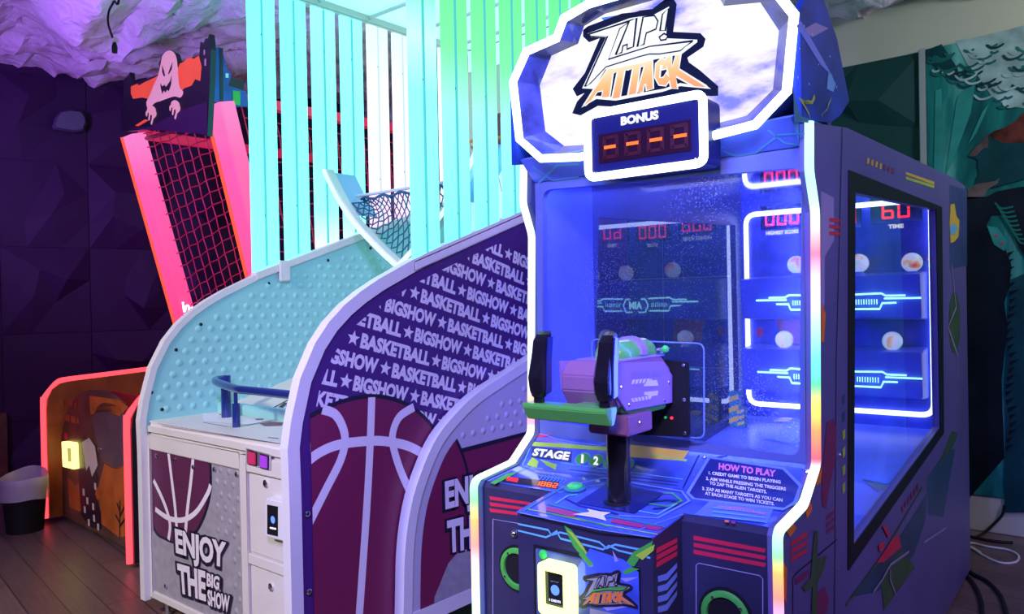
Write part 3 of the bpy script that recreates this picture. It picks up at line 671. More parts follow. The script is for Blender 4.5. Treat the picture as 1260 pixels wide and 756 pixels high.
rail = smooth_line([(rb.x, .26, 1.03), (rb.x+.02, .20, 1.025), (xr0, .134, 1.015), (xr0+.14, .125, 1.015), (HX-.04, .125, 1.015)], 6)
MB().tube(rail, .017, 14).build('guard_rail', 'blue_steel', bb, smooth=True)
# sloped rails that carry the cage
for x0, x1 in ((-HX-.012, -HX+.042), (HX-.042, HX+.012)):
    y0, y1 = .545, 2.10
    MB().loft([(x0, y0, ramp_z(y0)+.002), (x1, y0, ramp_z(y0)+.002), (x1, y0, ramp_z(y0)+.042), (x0, y0, ramp_z(y0)+.042)],
              [(x0, y1, ramp_z(y1)+.002), (x1, y1, ramp_z(y1)+.002), (x1, y1, ramp_z(y1)+.042), (x0, y1, ramp_z(y1)+.042)]).build('cage_rail', 'trim_white', bb, bevel=.004)
for yy in (.70, 1.28):
    MB().box(-HX+.04, -HX+.056, yy-.03, yy+.03, ramp_z(yy)-.055, ramp_z(yy)+.05).build('rail_clip', 'trim_white', bb, bevel=.005)
# glowing corrugated panels
CY = (0.30, 1.0, 1.0); WH = (0.85, 1.0, 1.0); PK = (1.0, 0.62, 0.85)
ZB, ZT = 1.5, 2.95
lm = [led_ramp('cage_glow_cyan', [(1.5, (.14, 1, 1)), (2.3, (.13, 1, 1)), (2.95, (.12, .95, 1))], ZB, ZT, 2.3),
      led_ramp('cage_glow_cyan_pale', [(1.6, (.55, .34, .48)), (1.85, (.19, 1, 1)), (2.3, (.16, 1, 1)), (2.95, (.2, 1, 1))], ZB, ZT, 2.0),
      led_ramp('cage_glow_blush', [(1.65, (1, .55, .80)), (2.05, (1, .72, .95)), (2.3, (.85, 1, 1)), (2.95, (.60, 1, 1))], ZB, ZT, 1.35)]
rm = [led_ramp('cage_glow_mint', [(1.5, (.15, 1, 1)), (2.2, (.18, 1, 1)), (2.42, (.36, 1, .75)), (2.6, (.17, .9, .42)), (2.95, (.13, .8, .34))], ZB, ZT, 1.8),
      led_ramp('cage_glow_green', [(1.5, (.15, 1, 1)), (2.0, (.22, 1, .98)), (2.2, (.26, .9, .60)), (2.42, (.15, .75, .30)), (2.95, (.10, .68, .22))], ZB, ZT, 1.5)]
M['seam_cyan'] = lamp_mat('seam_cyan', (.10, .62, .66), 1.0); M['seam_white'] = lamp_mat('seam_white', (.62, .78, .85), 1.0)
prof2 = [(-.079, 0), (-.072, .009), (-.055, .012), (-.022, .012), (-.008, .009), (-.004, .002), (.004, .002), (.008, .009), (.022, .012), (.055, .012), (.072, .009), (.079, 0), (.079, -.002), (-.079, -.002)]
for side in (-1, 1):
    for i in range(8):
        yc = .544+.0825+.187*i; x = side*(HX-.004)
        sgn = -side if side < 0 else side
        sgn = 1
        pts = [(x+sgn*(d-.004), yc+yy) for yy, d in prof2]
        bot = [(a, b_, ramp_z(b_)+.043) for a, b_ in pts]; top = [(a, b_, 2.925) for a, b_ in pts]
        mm = (lm[0 if i < 2 else 1 if i < 4 else 2] if side < 0 else rm[0 if i < 1 else 1])
        o = MB().loft(bot, top).build('light_panel', mm, bb, smooth=True)
        sb_ = [(x+q, yc+yy, ramp_z(yc+yy)+.05) for q, yy in ((-.0075, -.003), (.0095, -.003), (.0095, .003), (-.0075, .003))]
        MB().loft(sb_, [(a_, b_, 2.92) for a_, b_, _ in sb_]).build('seam', 'seam_cyan' if (side > 0 or i < 4) else 'seam_white', o)
        for zz in ((2.70, ramp_z(yc)+.30) if side < 0 else (2.25, ramp_z(yc)+.16)):
            MB().lathe([(.006, -.004), (.006, .007), (0, .008)], (x-.004, yc, zz), (1, 0, 0), 8).build('screw', 'black', o)
for x in (-HX, HX): MB().box(x-.025, x+.03, .50, 2.12, 2.925, 2.975).build('top_rail', 'trim_white', bb, bevel=.006)
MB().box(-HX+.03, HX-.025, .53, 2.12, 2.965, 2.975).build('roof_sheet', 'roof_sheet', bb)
for i in range(5):
    y = .62+.34*i; MB().tube([(-HX+.03, y, 2.955), (HX-.03, y, 2.955)], .010, 8).build('roof_rib', 'trim_white', bb)
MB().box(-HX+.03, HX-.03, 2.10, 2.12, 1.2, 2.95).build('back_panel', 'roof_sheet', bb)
bk = MB().box(-.42, .42, 1.93, 1.96, 2.15, 2.75).build('backboard', 'white_plastic', bb, bevel=.006)
MB().ring(rounded([(-.16, 1.928, 2.22), (.16, 1.928, 2.22), (.16, 1.928, 2.46), (-.16, 1.928, 2.46)], .01), rounded([(-.14, 1.928, 2.24), (.14, 1.928, 2.24), (.14, 1.928, 2.44), (-.14, 1.928, 2.44)], .01), (0, .002, 0)).build('target_square', 'ball_maroon', bk)
hp = MB().tube(disc((0, 1.74, 2.23), .17, Vector((1, 0, 0)), Y, 28), .009, 8, True).box(-.05, .05, 1.90, 1.93, 2.19, 2.27).build('hoop', 'orange_print', bb, smooth=True)
mb = MB()
for i in range(12):
    for s_ in (1, -1):
        pts = [(cos(2*pi*(i+s_*t*1.0)/12)*(.17-.07*t), 1.74+sin(2*pi*(i+s_*t*1.0)/12)*(.17-.07*t), 2.23-.25*t) for t in (0, .33, .66, 1)]; mb.tube(pts, .003, 4)
mb.build('hoop_net', 'print_white', hp)
# curved catch guard with net
ul = BB.ats([(399, 213), (418, 245), (440, 277), (470, 308), (497, 331)], y=.994)
x9 = ul[-1].x; ul = [Vector((p.x-(x9)*(p.x+HX)/(x9+HX), p.y, p.z)) for p in ul]; ul[-1].z -= .004; ul[0].x = max(ul[0].x, -HX+.012)
uu = smooth_line(ul, 5); uu = uu+[Vector((-p.x, p.y, p.z)) for p in uu[-2::-1]]; uu = [uu[0]]+[Vector((b_.x, b_.y, (a_.z+2*b_.z+c_.z)/4)) for a_, b_, c_ in zip(uu, uu[1:], uu[2:])]+[uu[-1]]
def strip(line, w0, w1, th):
    mb = MB(); P = line; n = len(P); q = Vector((0, 1, 0)); V = []
    for i, p in enumerate(P):
        t_ = (P[min(n-1, i+1)]-P[max(0, i-1)]).normalized(); nn = t_.cross(q).normalized()
        V += [p+q*w0, p+q*w1, p+q*w1+nn*th, p+q*w0+nn*th]
    fs = [(0, 1, 2, 3), (4*n-1, 4*n-2, 4*n-3, 4*n-4)]
    for i in range(n-1):
        for j in range(4): fs.append((4*i+j, 4*i+(j+1) % 4, 4*i+4+(j+1) % 4, 4*i+4+j))
    return mb.add(V, fs)
strip(uu, -.012, .03, .03).build('guard_arch', 'trim_white', bb, smooth=True)
M['flange_blue'] = mat('flange_blue', (.28, .50, .85), .4)
k5 = 9
MB().tube([p+Vector((0, -.016, .012)) for p in uu], .011, 8).build('guard_light', lamp_mat('guard_glow', (.62, .92, 1.0), 1.3), bb, smooth=True)
strip(uu[:k5], .03, .19, .008).build('guard_flange', 'flange_blue', bb); strip(uu[-k5:], .03, .19, .008).build('guard_flange', 'flange_blue', bb)
bz = BB.ats([(452, 238), (548, 226)], y=1.10); zb_ = (bz[0].z+bz[1].z)/2
MB().tube([(uu[k5-2].x-.03, 1.10, zb_), (-uu[k5-2].x+.03, 1.10, zb_)], .008, 8).build('guard_bar', 'trim_white', bb)
def arch_at(x):
    for p, q in zip(uu, uu[1:]):
        if p.x <= x <= q.x: t_ = (x-p.x)/(q.x-p.x+1e-9); return p+(q-p)*t_
    return None
mb = MB(); cols = 22; rows = 9; x0 = uu[k5-2].x; g = {}
for i in range(cols+1):
    x = x0+(-2*x0)*i/cols; ba = arch_at(x)
    for j in range(rows+1):
        t_ = j/rows; top = Vector((x, 1.10, zb_-.02+.008*sin(i*1.7))); base = Vector((x, ba.y+.03, min(ba.z+.035, zb_-.025))); p = top+(base-top)*t_
        p.x += (x0*-2/cols)*0.5*(j % 2); p.y += .05*sin(pi*t_); g[i, j] = p
for i in range(cols):
    for j in range(rows):
        a_ = g[i, j]; mb.tube([a_, g[i, j+1]], .0035, 4)
        if (i+j) % 2 == 0 or True:
            nb = g[i+1, j+1] if j % 2 else g[i-1, j+1] if i else None
            if nb is not None: mb.tube([a_, nb], .0035, 4)
for i in range(cols): mb.tube([g[i, 0], g[i+1, 0]], .007, 5)
mb.build('guard_net', 'net_teal', bb)

# ================================================================== GHOST MACHINE (far left)
gh = thing('ghost_arcade_machine', 'dark orange ghost arcade machine with red neon side edges and red netting', 'arcade machine', GH.o, GH.deg)
M['gh_black'] = mat('gh_black', (0.015, 0.010, 0.020), 0.4)
M['gh_orange'] = mat('gh_orange', (0.42, 0.10, 0.015), 0.45, vary=0.25, scale=7)
M['gh_brown'] = mat('gh_brown', (0.10, 0.045, 0.03), 0.4, vary=0.4, scale=5)
M['gh_moon'] = mat('gh_moon', (0.10, 0.06, 0.075), 0.4, vary=0.25, scale=6)
M['gh_cream'] = mat('gh_cream', (0.60, 0.52, 0.42), 0.45)
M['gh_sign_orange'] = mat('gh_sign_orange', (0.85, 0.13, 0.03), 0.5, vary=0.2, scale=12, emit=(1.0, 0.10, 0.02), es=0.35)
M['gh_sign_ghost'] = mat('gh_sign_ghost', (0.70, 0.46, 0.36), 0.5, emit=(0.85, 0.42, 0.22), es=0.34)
M['gh_blue'] = mat('gh_blue', (0.02, 0.07, 0.38), 0.4, vary=0.3, scale=9)
M['neon_red'] = lamp_mat('neon_red', (1.0, 0.055, 0.075), 2.3)
M['post_pink'] = led_ramp('post_pink', [(1.0, (1.0, .05, .20)), (1.6, (1.0, .08, .32)), (2.2, (1.0, .11, .42)), (2.5, (.95, .22, .60))], 1.0, 2.6, 1.0)
M['post_edge'] = lamp_mat('post_edge', (1.0, 0.10, 0.05), 1.1)
G = .695
gp = [(0, .03), (0, .72), (.008, .79), (.035, .845), (.08, .878), (.14, .888), (.30, .896), (.75, .92), (2.1, 1.02)]
gfull = gp+[(2.1, .03)]
for x0 in (-G, G-.05):
    MB().prism([(x0, y, z) for y, z in gfull], (.05, 0, 0)).build('side_panel', 'gh_orange' if x0 < 0 else 'gh_black', gh)
    MB().tube(smooth_line([(x0+.02, y-.012 if z < .8 else y, z+(.012 if z > .85 else 0)) for y, z in gp[:8]], 4), .017, 10).build('neon_edge', 'neon_red', gh, smooth=True)
fy = .09
MB().box(-G+.05, G-.05, fy, .30, .03, .60).build('front_cabinet', 'gh_black', gh)
fpz = [(-G+.05, .03), (G-.05, .03), (G-.05, .55)]+[(.02+cos(a*pi/16)*(G-.07), .55+sin(a*pi/16)*.33) for a in range(0, 17)]+[(-G+.05, .55)]
MB().prism([(x, fy-.012, z) for x, z in fpz], (0, .02, 0)).build('front_panel', 'gh_brown', gh)
def gpx(ps, k=1): return GH.ats([(40+a/2.8, 430+b/2.8) for a, b in ps], y=fy-.012-.0012*k)
def gpo(name, ps, mt, k=1): MB().poly(gpx(ps, k)).build(name, mt, gh)
gpo('print_moon', smooth_line([(230, 190), (290, 195), (330, 250), (335, 340), (300, 410), (245, 390), (225, 330), (210, 260)], 4, True), 'gh_moon')
gpo('print_ground', [(120, 440), (150, 470), (185, 430), (225, 480), (250, 385), (280, 410), (325, 400), (335, 640), (300, 650), (262, 620), (235, 600), (230, 520), (170, 500), (165, 560), (128, 545)], 'gh_orange')
gpo('print_castle', [(150, 330), (175, 300), (195, 330), (210, 400), (225, 440), (215, 500), (235, 560), (238, 620), (205, 615), (180, 590), (168, 570), (160, 470)], 'gh_black', 2)
gpo('print_spirit', [(170, 320), (195, 305), (215, 335), (225, 400), (205, 440), (195, 400), (185, 420), (178, 370)], 'gh_cream', 3)
for k_, (xa, ya) in enumerate(((172, 480), (185, 510), (176, 540), (205, 530), (208, 570), (222, 600), (212, 460), (190, 585))): gpo('print_window', [(xa, ya), (xa+7, ya+2), (xa+8, ya+26), (xa+1, ya+23)], 'gh_cream', 3)
tr = MB()
for p in ([(300, 650), (301, 520)], [(301, 560), (290, 530)], [(301, 575), (315, 545)], [(301, 600), (285, 570)], [(301, 610), (318, 585)]): ribbon(tr, gpx(p, 3), .012, (0, 1, 0))
tr.build('print_tree', 'gh_black', gh)
gpo('print_swirl', [(195, 160), (300, 175), (330, 200), (300, 230), (250, 215), (200, 225)], 'gh_orange')
lt = MB()
for q in ([(106, 172), (126, 174), (126, 196), (106, 194)], [(130, 176), (138, 177), (138, 196), (130, 195)], [(144, 186), (152, 182), (150, 202), (145, 206)], [(106, 224), (128, 226), (128, 250), (106, 246)], [(131, 230), (148, 232), (150, 256), (132, 252)], [(150, 236), (160, 240), (160, 258), (153, 256)]): lt.poly(gpx(q, 2))
lt.build('print_title', 'gh_orange', gh)
rdq = gpx([(118, 316), (158, 322), (162, 412), (122, 402)], 1); q0 = rounded(rdq, .012); q1 = rounded([p+(sum(rdq, Vector())/4-p)*.42 for p in rdq], .006)
rd = MB().ring([p+Vector((0, -.03, 0)) for p in q0], [p+Vector((0, -.03, 0)) for p in q1], (0, .03, 0)).build('card_reader', 'reader_yellow', gh)
MB().prism([p+Vector((0, -.012, 0)) for p in q1], (0, .01, 0)).build('screen', 'black_gloss', rd)
gpo('status_light', [(108, 288), (120, 287), (121, 310), (110, 312)], 'red_print', 2)
MB().lathe([(.012, 0), (.012, .012), (0, .016)], gpx([(236, 346)])[0], (0, -1, 0), 12).build('lock', 'chrome', gh)
gi = Vector((0, 0, 0))
MB().loft([(-G+.05, .32, .62), (G-.05, .32, .62), (G-.05, .32, .60), (-G+.05, .32, .60)], [(-G+.05, 2.0, .86), (G-.05, 2.0, .86), (G-.05, 2.0, .84), (-G+.05, 2.0, .84)]).build('playfield', 'gh_black', gh)
MB().box(-G+.05, G-.05, .36, .42, .72, .80).build('ball_stop', mat('gh_red', (0.35, 0.02, 0.02), 0.45), gh, bevel=.01)
# leaning light posts
def post(pxs, xf):
    a = GH.at(pxs[0], x=xf); b_ = GH.at(pxs[1], x=xf); return a, b_
pL = (Vector((-G+.065, .90, 1.0)), Vector((-G+.065, .50, 2.56)))
pts_ = []
for xc, top, bot in ((-G, (165, 166), (228, 392)), (G, (271, 128), (321, 335))):
    a = GH.at(top, x=xc+(.0 if xc < 0 else -.07)); b_ = GH.at(bot, x=xc+(.0 if xc < 0 else -.07)); b_ = b_+(b_-a)*.35
    pts_.append((a, b_)); d = (b_-a).normalized(); nY = Vector((1, 0, 0)).cross(d).normalized()
    w_, h_ = .085, .05
    c = [Vector((w_, 0, 0))+nY*h_, Vector((-w_, 0, 0))+nY*h_, Vector((-w_, 0, 0))-nY*h_, Vector((w_, 0, 0))-nY*h_]
    po = MB().loft(rounded([a+v for v in c], .02, 4), rounded([b_+v for v in c], .02, 4)).build('light_post', 'post_pink', gh, smooth=True)
    sg = 1 if nY.y < 0 else -1
    e_ = [a+Vector((-w_+.010, 0, 0))+nY*(sg*(h_+.004)), b_+Vector((-w_+.010, 0, 0))+nY*(sg*(h_+.004))]
    MB().tube(e_, .012, 8).build('edge_lamp', 'post_edge', po)
(aL, bL), (aR, bR) = pts_
def knot(mb, P00, P10, P01, P11, n, m_, r):
    def at(u, v): return (P00*(1-u)+P10*u)*(1-v)+(P01*(1-u)+P11*u)*v
    for i in range(n+1):
        mb.tube([at(min(1, max(0, (i+.07*(j % 2)*(1 if i % 2 else -1))/n)), j/m_) for j in range(m_+1)], r, 4)
    for j in range(m_+1):
        mb.tube([at(i/n, min(1, max(0, (j+.12*(i % 2))/m_))) for i in range(n+1)], r, 4)
    return mb
nl = Vector((.08, .03, 0)); bt_ = .0
knot(MB(), aL+nl, aR-Vector((.08, -.03, 0)), bL+nl, bR-Vector((.08, -.03, 0)), 9, 19, .0042).build('front_net', 'net_red', gh)
sT = Vector((G-.02, aR.y+.10, aR.z+.01)); 
knot(MB(), sT, Vector((G-.02, 2.05, sT.z)), Vector((G-.02, bR.y+.1, bR.z)), Vector((G-.02, 2.05, bR.z)), 13, 17, .0042).build('side_net', 'net_red', gh)
M['gh_bar'] = mat('gh_bar', (0.6, 0.02, 0.08), 0.4, emit=(1.0, 0.02, 0.12), es=0.35)
for x in (-G+.045, G-.045): MB().box(x-.02, x+.02, aR.y+.05, 2.07, sT.z-.005, sT.z+.06).build('net_rail', 'gh_bar', gh, bevel=.004)
MB().tube([aL+Vector((.07, .05, -.03)), aR+Vector((-.07, .05, -.06))], .014, 8).build('net_rail', mat('gh_bar_dim', (.30, .02, .05), .4), gh)
for x in (-G+.02, G-.02): MB().box(x-.02, x+.02, 2.03, 2.07, .84, sT.z).build('net_pole', 'gh_black', gh)
ns = GH.ats([(225, 372), (227, 384), (229, 377), (232, 377), (233, 386), (236, 386), (236, 379), (240, 381), (241, 388)], x=-G+.16)
MB().tube(smooth_line(ns, 4), .006, 6).build('neon_script', 'neon_white', gh, smooth=True)
# sign with the ghost
sy = .40
def spx(ps, k=0): return GH.ats([(130+a/4.448, 30+b/4.448) for a, b in ps], y=sy-.0015*k)
board = [(88, 580), (95, 440), (100, 300), (118, 288), (132, 262), (140, 330), (300, 270), (290, 215), (310, 165), (345, 140), (378, 158), (394, 205), (398, 225), (470, 180), (512, 168), (518, 95), (535, 110), (545, 75), (552, 92), (568, 52), (576, 135), (572, 300), (556, 612), (490, 598), (400, 585), (230, 572), (120, 585)]
sb = spx(board); sgn_ = MB().prism(sb, (0, .03, 0)).build('ghost_sign', 'gh_black', gh)
def spo(name, ps, mt, k): MB().poly(spx(ps, k)).build(name, mt, sgn_)
spo('print_sky', [(138, 340), (175, 325), (182, 335), (210, 318), (250, 300), (305, 272), (400, 235), (405, 215), (430, 205), (440, 190), (470, 180), (480, 190), (510, 170), (525, 230), (518, 310), (490, 300), (470, 335), (430, 350), (400, 380), (240, 410), (200, 400), (150, 408), (138, 380)], 'gh_sign_orange', 1)
spo('print_ghost', smooth_line([(300, 220), (312, 170), (345, 143), (378, 160), (392, 210), (396, 280), (405, 345), (425, 370), (410, 400), (380, 395), (355, 400), (300, 420), (270, 430), (235, 460), (222, 430), (240, 390), (265, 330), (285, 285)], 4, True), 'gh_sign_ghost', 2)
for ps in ([(308, 222), (318, 250), (326, 282), (318, 285), (309, 262)], [(366, 205), (362, 245), (345, 275), (342, 268), (352, 240)], [(298, 320), (310, 340), (322, 330), (330, 342), (340, 328), (352, 310), (362, 275), (358, 330), (345, 366), (335, 358), (328, 374), (318, 362), (310, 382), (302, 352)]): spo('print_face', ps, 'gh_black', 3)
for hx, hy in ((245, 470), (375, 440)):
    mb = MB(); mb.poly(smooth_line(spx([(hx-18, hy-10), (hx+5, hy-26), (hx+28, hy-8), (hx+24, hy+20), (hx-4, hy+24)], 3), 3, True)); mb.build('print_hand', 'gh_sign_ghost', sgn_)
    for k_, (dx, dy) in enumerate(((-30, 30), (-14, 56), (6, 78), (22, 40))):
        mb = MB(); ribbon(mb, smooth_line(spx([(hx-10+k_*10, hy), (hx-10+k_*10+dx*.4, hy+dy*.55), (hx+dx*.6, hy+dy)], 3)), [.022]*12+[.008], (0, 1, 0)); mb.build('print_finger', 'gh_sign_ghost', sgn_)
for ps in ([(536, 140), (544, 138), (544, 165), (536, 168)], [(541, 190), (550, 188), (550, 225), (541, 228)]): spo('print_window', ps, 'gh_cream', 1)
spo('print_floor', [(105, 570), (240, 560), (420, 470), (556, 420), (556, 605), (480, 595), (300, 580)], mat('gh_underside', (0.05, 0.015, 0.06), .4), 1)
spo('print_beam', [(160, 555), (215, 520), (235, 525), (180, 558)], 'gh_sign_orange', 2)
def wpx(ps): return GH.ats([(130+a/4.448, 30+b/4.448) for a, b in ps], x=G-.01)
wg = MB().prism(wpx([(572, 140), (600, 128), (622, 122), (640, 150), (655, 200), (660, 235), (690, 275), (672, 335), (720, 350), (770, 370), (784, 450), (690, 452), (640, 425), (570, 420)]), (-.02, 0, 0)).build('side_wing', 'gh_blue', gh)
MB().prism([p+Vector((.002, 0, 0)) for p in wpx([(694, 362), (735, 368), (736, 444), (696, 440)])], (.001, 0, 0)).build('print_door', 'green_print', wg)
MB().prism([p+Vector((.002, 0, 0)) for p in wpx([(655, 268), (672, 270), (671, 294), (655, 292)])], (.001, 0, 0)).build('print_window', 'white_print', wg)
mb = MB(); ribbon(mb, [p+Vector((.003, 0, 0)) for p in wpx([(632, 130), (634, 420)])], .02, (1, 0, 0)); mb.build('print_post', 'gh_black', wg)
MB().box(-G+.20, G-.06, sy+.032, sy+.30, aR.z+.06, aR.z+.16).build('sign_housing', 'gh_black', gh)

# ================================================================== ZAP MACHINE
za = thing('shooting_arcade_machine', 'blue neon edged alien shooting arcade machine with a mounted blaster', 'arcade machine', ZA.o, ZA.deg)
X = .431
SP = [(0, .02), (0, .828), (.012, .843), (.175, .862), (.275, .938), (.30, 1.555), (.258, 1.65), (.265, 1.768), (.59, 1.808), (2.22, 1.86), (2.62, 1.86), (2.62, .02)]
hole = ZA.ats([(1051, 237), (1151, 258), (1156, 526), (1049, 671)], x=X); hole = [(p.y, p.z) for p in hole]
brd = [(p.y, p.z) for p in ZA.ats([(1043.5, 209.5), (1158, 255), (1160.5, 533), (1042.5, 702)], x=X)]
def holed(outer, inner, x0, x1):
    bm = bmesh.new(); es = []
    for loop in (outer, inner):
        vv = [bm.verts.new((x0, y, z)) for y, z in loop]; es += [bm.edges.new((vv[i], vv[(i+1) % len(vv)])) for i in range(len(vv))]
    bmesh.ops.triangle_fill(bm, use_beauty=True, edges=es); bm.verts.index_update()
    F = [tuple(v.index for v in f.verts) for f in bm.faces]; V = [tuple(v.co) for v in bm.verts]; n = len(V); bm.free()
    mb = MB(); V2 = [(x1, v[1], v[2]) for v in V]; a, b_ = len(outer), len(inner)
    F2 = [tuple(i+n for i in f[::-1]) for f in F]+[(i, (i+1) % a, n+(i+1) % a, n+i) for i in range(a)]+[(a+i, a+(i+1) % b_, n+a+(i+1) % b_, n+a+i) for i in range(b_)]
    return mb.add(V+V2, F+F2)
for s_ in (-1, 1):
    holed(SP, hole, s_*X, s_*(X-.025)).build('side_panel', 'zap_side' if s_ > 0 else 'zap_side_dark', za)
    MB().ring([(s_*X, y, z) for y, z in brd], [(s_*X, y, z) for y, z in hole], (s_*.004, 0, 0)).build('window_surround', 'black', za)
    MB().prism([(s_*(X-.012), y, z) for y, z in hole], (s_*.004, 0, 0)).build('side_window', 'pane_side', za)
# LED strips down both front edges
rs_l = [(0.0, (.15, .75, 1)), (.45, (.6, .95, 1)), (.58, (1, .85, .95)), (.66, (1, .30, .25)), (.73, (1, .45, .12)), (.79, (.25, 1, .35)), (.84, (.45, 1, .6)), (.87, (.8, 1, .95)), (.95, (.9, .95, 1)), (.97, (1, .35, .5)), (1.03, (1, .40, .20)), (1.09, (1, .8, .7)), (1.14, (.75, .85, 1)), (1.45, (.65, .75, 1)), (1.8, (.75, .85, 1))]
rs_r = [(0.0, (.9, .5, 1)), (.66, (1, .4, .8)), (.70, (1, .25, .2)), (.755, (1, .45, .10)), (.79, (.25, 1, .35)), (.84, (.5, 1, .8)), (.87, (.85, 1, 1)), (.93, (1, .9, .95)), (.95, (1, .10, .15)), (1.02, (1, .30, .08)), (1.08, (1, .75, .1)), (1.13, (.1, .8, .3)), (1.20, (.15, .85, .9)), (1.30, (.5, .8, 1)), (1.38, (.95, .7, 1)), (1.45, (1, .18, .3)), (1.50, (1, .5, .5)), (1.57, (.5, 1, .75)), (1.62, (.4, .95, .95)), (1.8, (.5, .95, 1))]
for s_, st in ((-1, rs_l), (1, rs_r)):
    mm = led_ramp('zap_led_left' if s_ < 0 else 'zap_led_right', st, 0, 1.85, 1.7)
    line = [(s_*(X+.001), y-.008, z) for y, z in SP[:8]]; line[0] = (s_*(X+.001), -.008, .03)
    pth = rounded(line, 0.02, 3)
    pth = [Vector(line[0])]+[p for c0, c1, c2 in zip(line, line[1:], line[2:]) for p in rounded([c0, c1, c2], [0, .015, 0], 3)[4:8]]+[Vector(line[-1])]
    MB().tube(pth, .0115, 10).build('led_strip', mm, za, smooth=True)
# lower cabinet and decks
MB().prism([(-X+.025, y, z) for y, z in [(.006, .02), (.006, .826), (.018, .839), (.175, .856), (.275, .930), (.275, .02)]], (2*X-.05, 0, 0)).build('lower_cabinet', 'zap_navy', za)
MB().prism([(-X+.025, y, z) for y, z in [(.018, .8395), (.175, .8565), (.275, .9305), (.275, .934), (.174, .859), (.017, .8415)]], (2*X-.05, 0, 0)).build('control_deck', 'zap_blue', za)
bq = ZA.ats([(636.4, 631.6), (803.2, 663)], z=.82); bx0, bx1, by = bq[0].x, bq[1].x, (bq[0].y+bq[1].y)/2
MB().prism([(bx0, y, z) for y, z in [(by, .02), (by, .820), (.02, .838), (.02, .02)]], (bx1-bx0, 0, 0)).build('coin_block', 'zap_navy', za)
MB().loft([(bx0-.002, by-.002, .820), (bx1+.002, by-.002, .820), (bx1+.002, by-.002, .8235), (bx0-.002, by-.002, .8235)], [(bx0-.002, .02, .838), (bx1+.002, .02, .838), (bx1+.002, .02, .8435), (bx0-.002, .02, .8435)]).build('block_top', 'zap_blue', za)
bN = Vector((0, -(.8435-.8235), .022-by)).normalized(); bP = Vector((0, by, .8235))
sN = Vector((0, -.0755, .101)).normalized(); sP = Vector((0, .174, .859))
dN = Vector((0, -.0175, .157)).normalized(); dP = Vector((0, .017, .8415))
def crop(ps, ox, oy, k): return [(ox+a/k, oy+b/k) for a, b in ps]
c1 = lambda ps: crop(ps, 570, 530, 3.345)
c2 = lambda ps: crop(ps, 820, 540, 3.5)
c3_ = lambda ps: crop(ps, 640, 640, 6.52)
def on_(ps, P, N, k=1): return ZA.ons(ps, P+N*(.0012*k), N)
def dec(name, pts, mt, par=za): return MB().poly(pts).build(name, mt, par)
# slope: STAGE 1 2 3 4
dec('stage_panel', on_([(632, 576), (657, 536), (845, 560), (872, 566), (840, 612), (760, 602)], sP, sN, 0.5), 'zap_blue')
dec('flash_print', on_(c1([(660, 55), (930, 85), (900, 125), (690, 110)]), sP, sN), 'yellow_print')
dec('flash_print', on_(c1([(270, 45), (600, 68), (600, 84), (262, 62)]), sP, sN), 'lime_print')
dec('flash_print', on_(c1([(262, 140), (285, 108), (310, 128), (300, 162), (280, 150)]), sP, sN), 'lime_print')
dec('flash_print', on_(c1([(315, 118), (385, 140), (380, 162), (345, 145)]), sP, sN), 'lime_print')
dec('flash_print', on_(c1([(285, 10), (395, 12), (330, 26), (270, 34)]), sP, sN), 'red_print')
mb = MB()
for i in range(6): ribbon(mb, on_([(700, 578+i*4), (835, 594+i*4)], sP, sN, 1), .0025, sN)
mb.build('deck_lines', 'deepblue_print', za)
mb = MB(); ribbon(mb, on_(c1([(300, 12), (345, 20), (385, 38), (560, 62), (600, 45)]), sP, sN, 1.5), .003, sN); mb.build('deck_lines', 'skyblue_print', za)
q = on_(c1([(290, 72), (438, 88), (436, 124), (286, 104)]), sP, sN, 3)
mb = MB(); text(mb, 'STAGE', q, bold=.05, shear=.06); mb.build('stage_lettering', 'text_glow', za)
qq = on_(c1([(284, 66), (446, 84), (444, 130), (280, 110)]), sP, sN, 2); dec('stage_lettering_shadow', qq, 'deepblue_print')
for i, (cx, cy) in enumerate(((491, 116), (547, 124), (607, 132), (670, 140))):
    p = on_(c1([(cx, cy)]), sP, sN, 3)[0]; u = Vector((1, 0, 0)); v = sN.cross(u)
    st = MB().poly(disc(p, .0245, u, v, 24)).build('stage_light', 'skyblue_print', za)
    dec('stage_disc', disc(p+sN*.001, .021, u, v, 24), 'green_print', st)
    mb = MB(); text(mb, '1234'[i], on_(c1([(cx-(10 if i else 4), cy-19), (cx+(10 if i else 5), cy-16), (cx+(8 if i else 3), cy+19), (cx-(12 if i else 7), cy+17)]), sP, sN, 5), bold=.04); mb.build('stage_number', 'text_glow', st)
for k_, (ps, w_, mt) in enumerate((([(650, 600), (690, 606), (706, 600)], .003, 'cyan_print'), ([(618, 590), (660, 570)], .003, 'teal_print'))):
    mb = MB(); ribbon(mb, on_(ps, dP, dN, 1.5), w_, dN); mb.build('deck_lines', mt, za)
for ps, w_, mt in (([(790, 600), (838, 606), (860, 560)], .004, 'deepblue_print'), ([(840, 612), (872, 566), (895, 560)], .005, 'deepblue_print'), ([(965, 580), (990, 600), (978, 622)], .005, 'skyblue_print'), ([(800, 560), (845, 567)], .008, 'lime_print'), ([(660, 596), (640, 580), (655, 545)], .003, 'cyan_print'), ([(690, 570), (840, 590)], .002, 'cyan_print')):
    mb = MB(); ribbon(mb, on_(ps, sP, sN, 1.6), w_, sN); mb.build('deck_lines', mt, za)
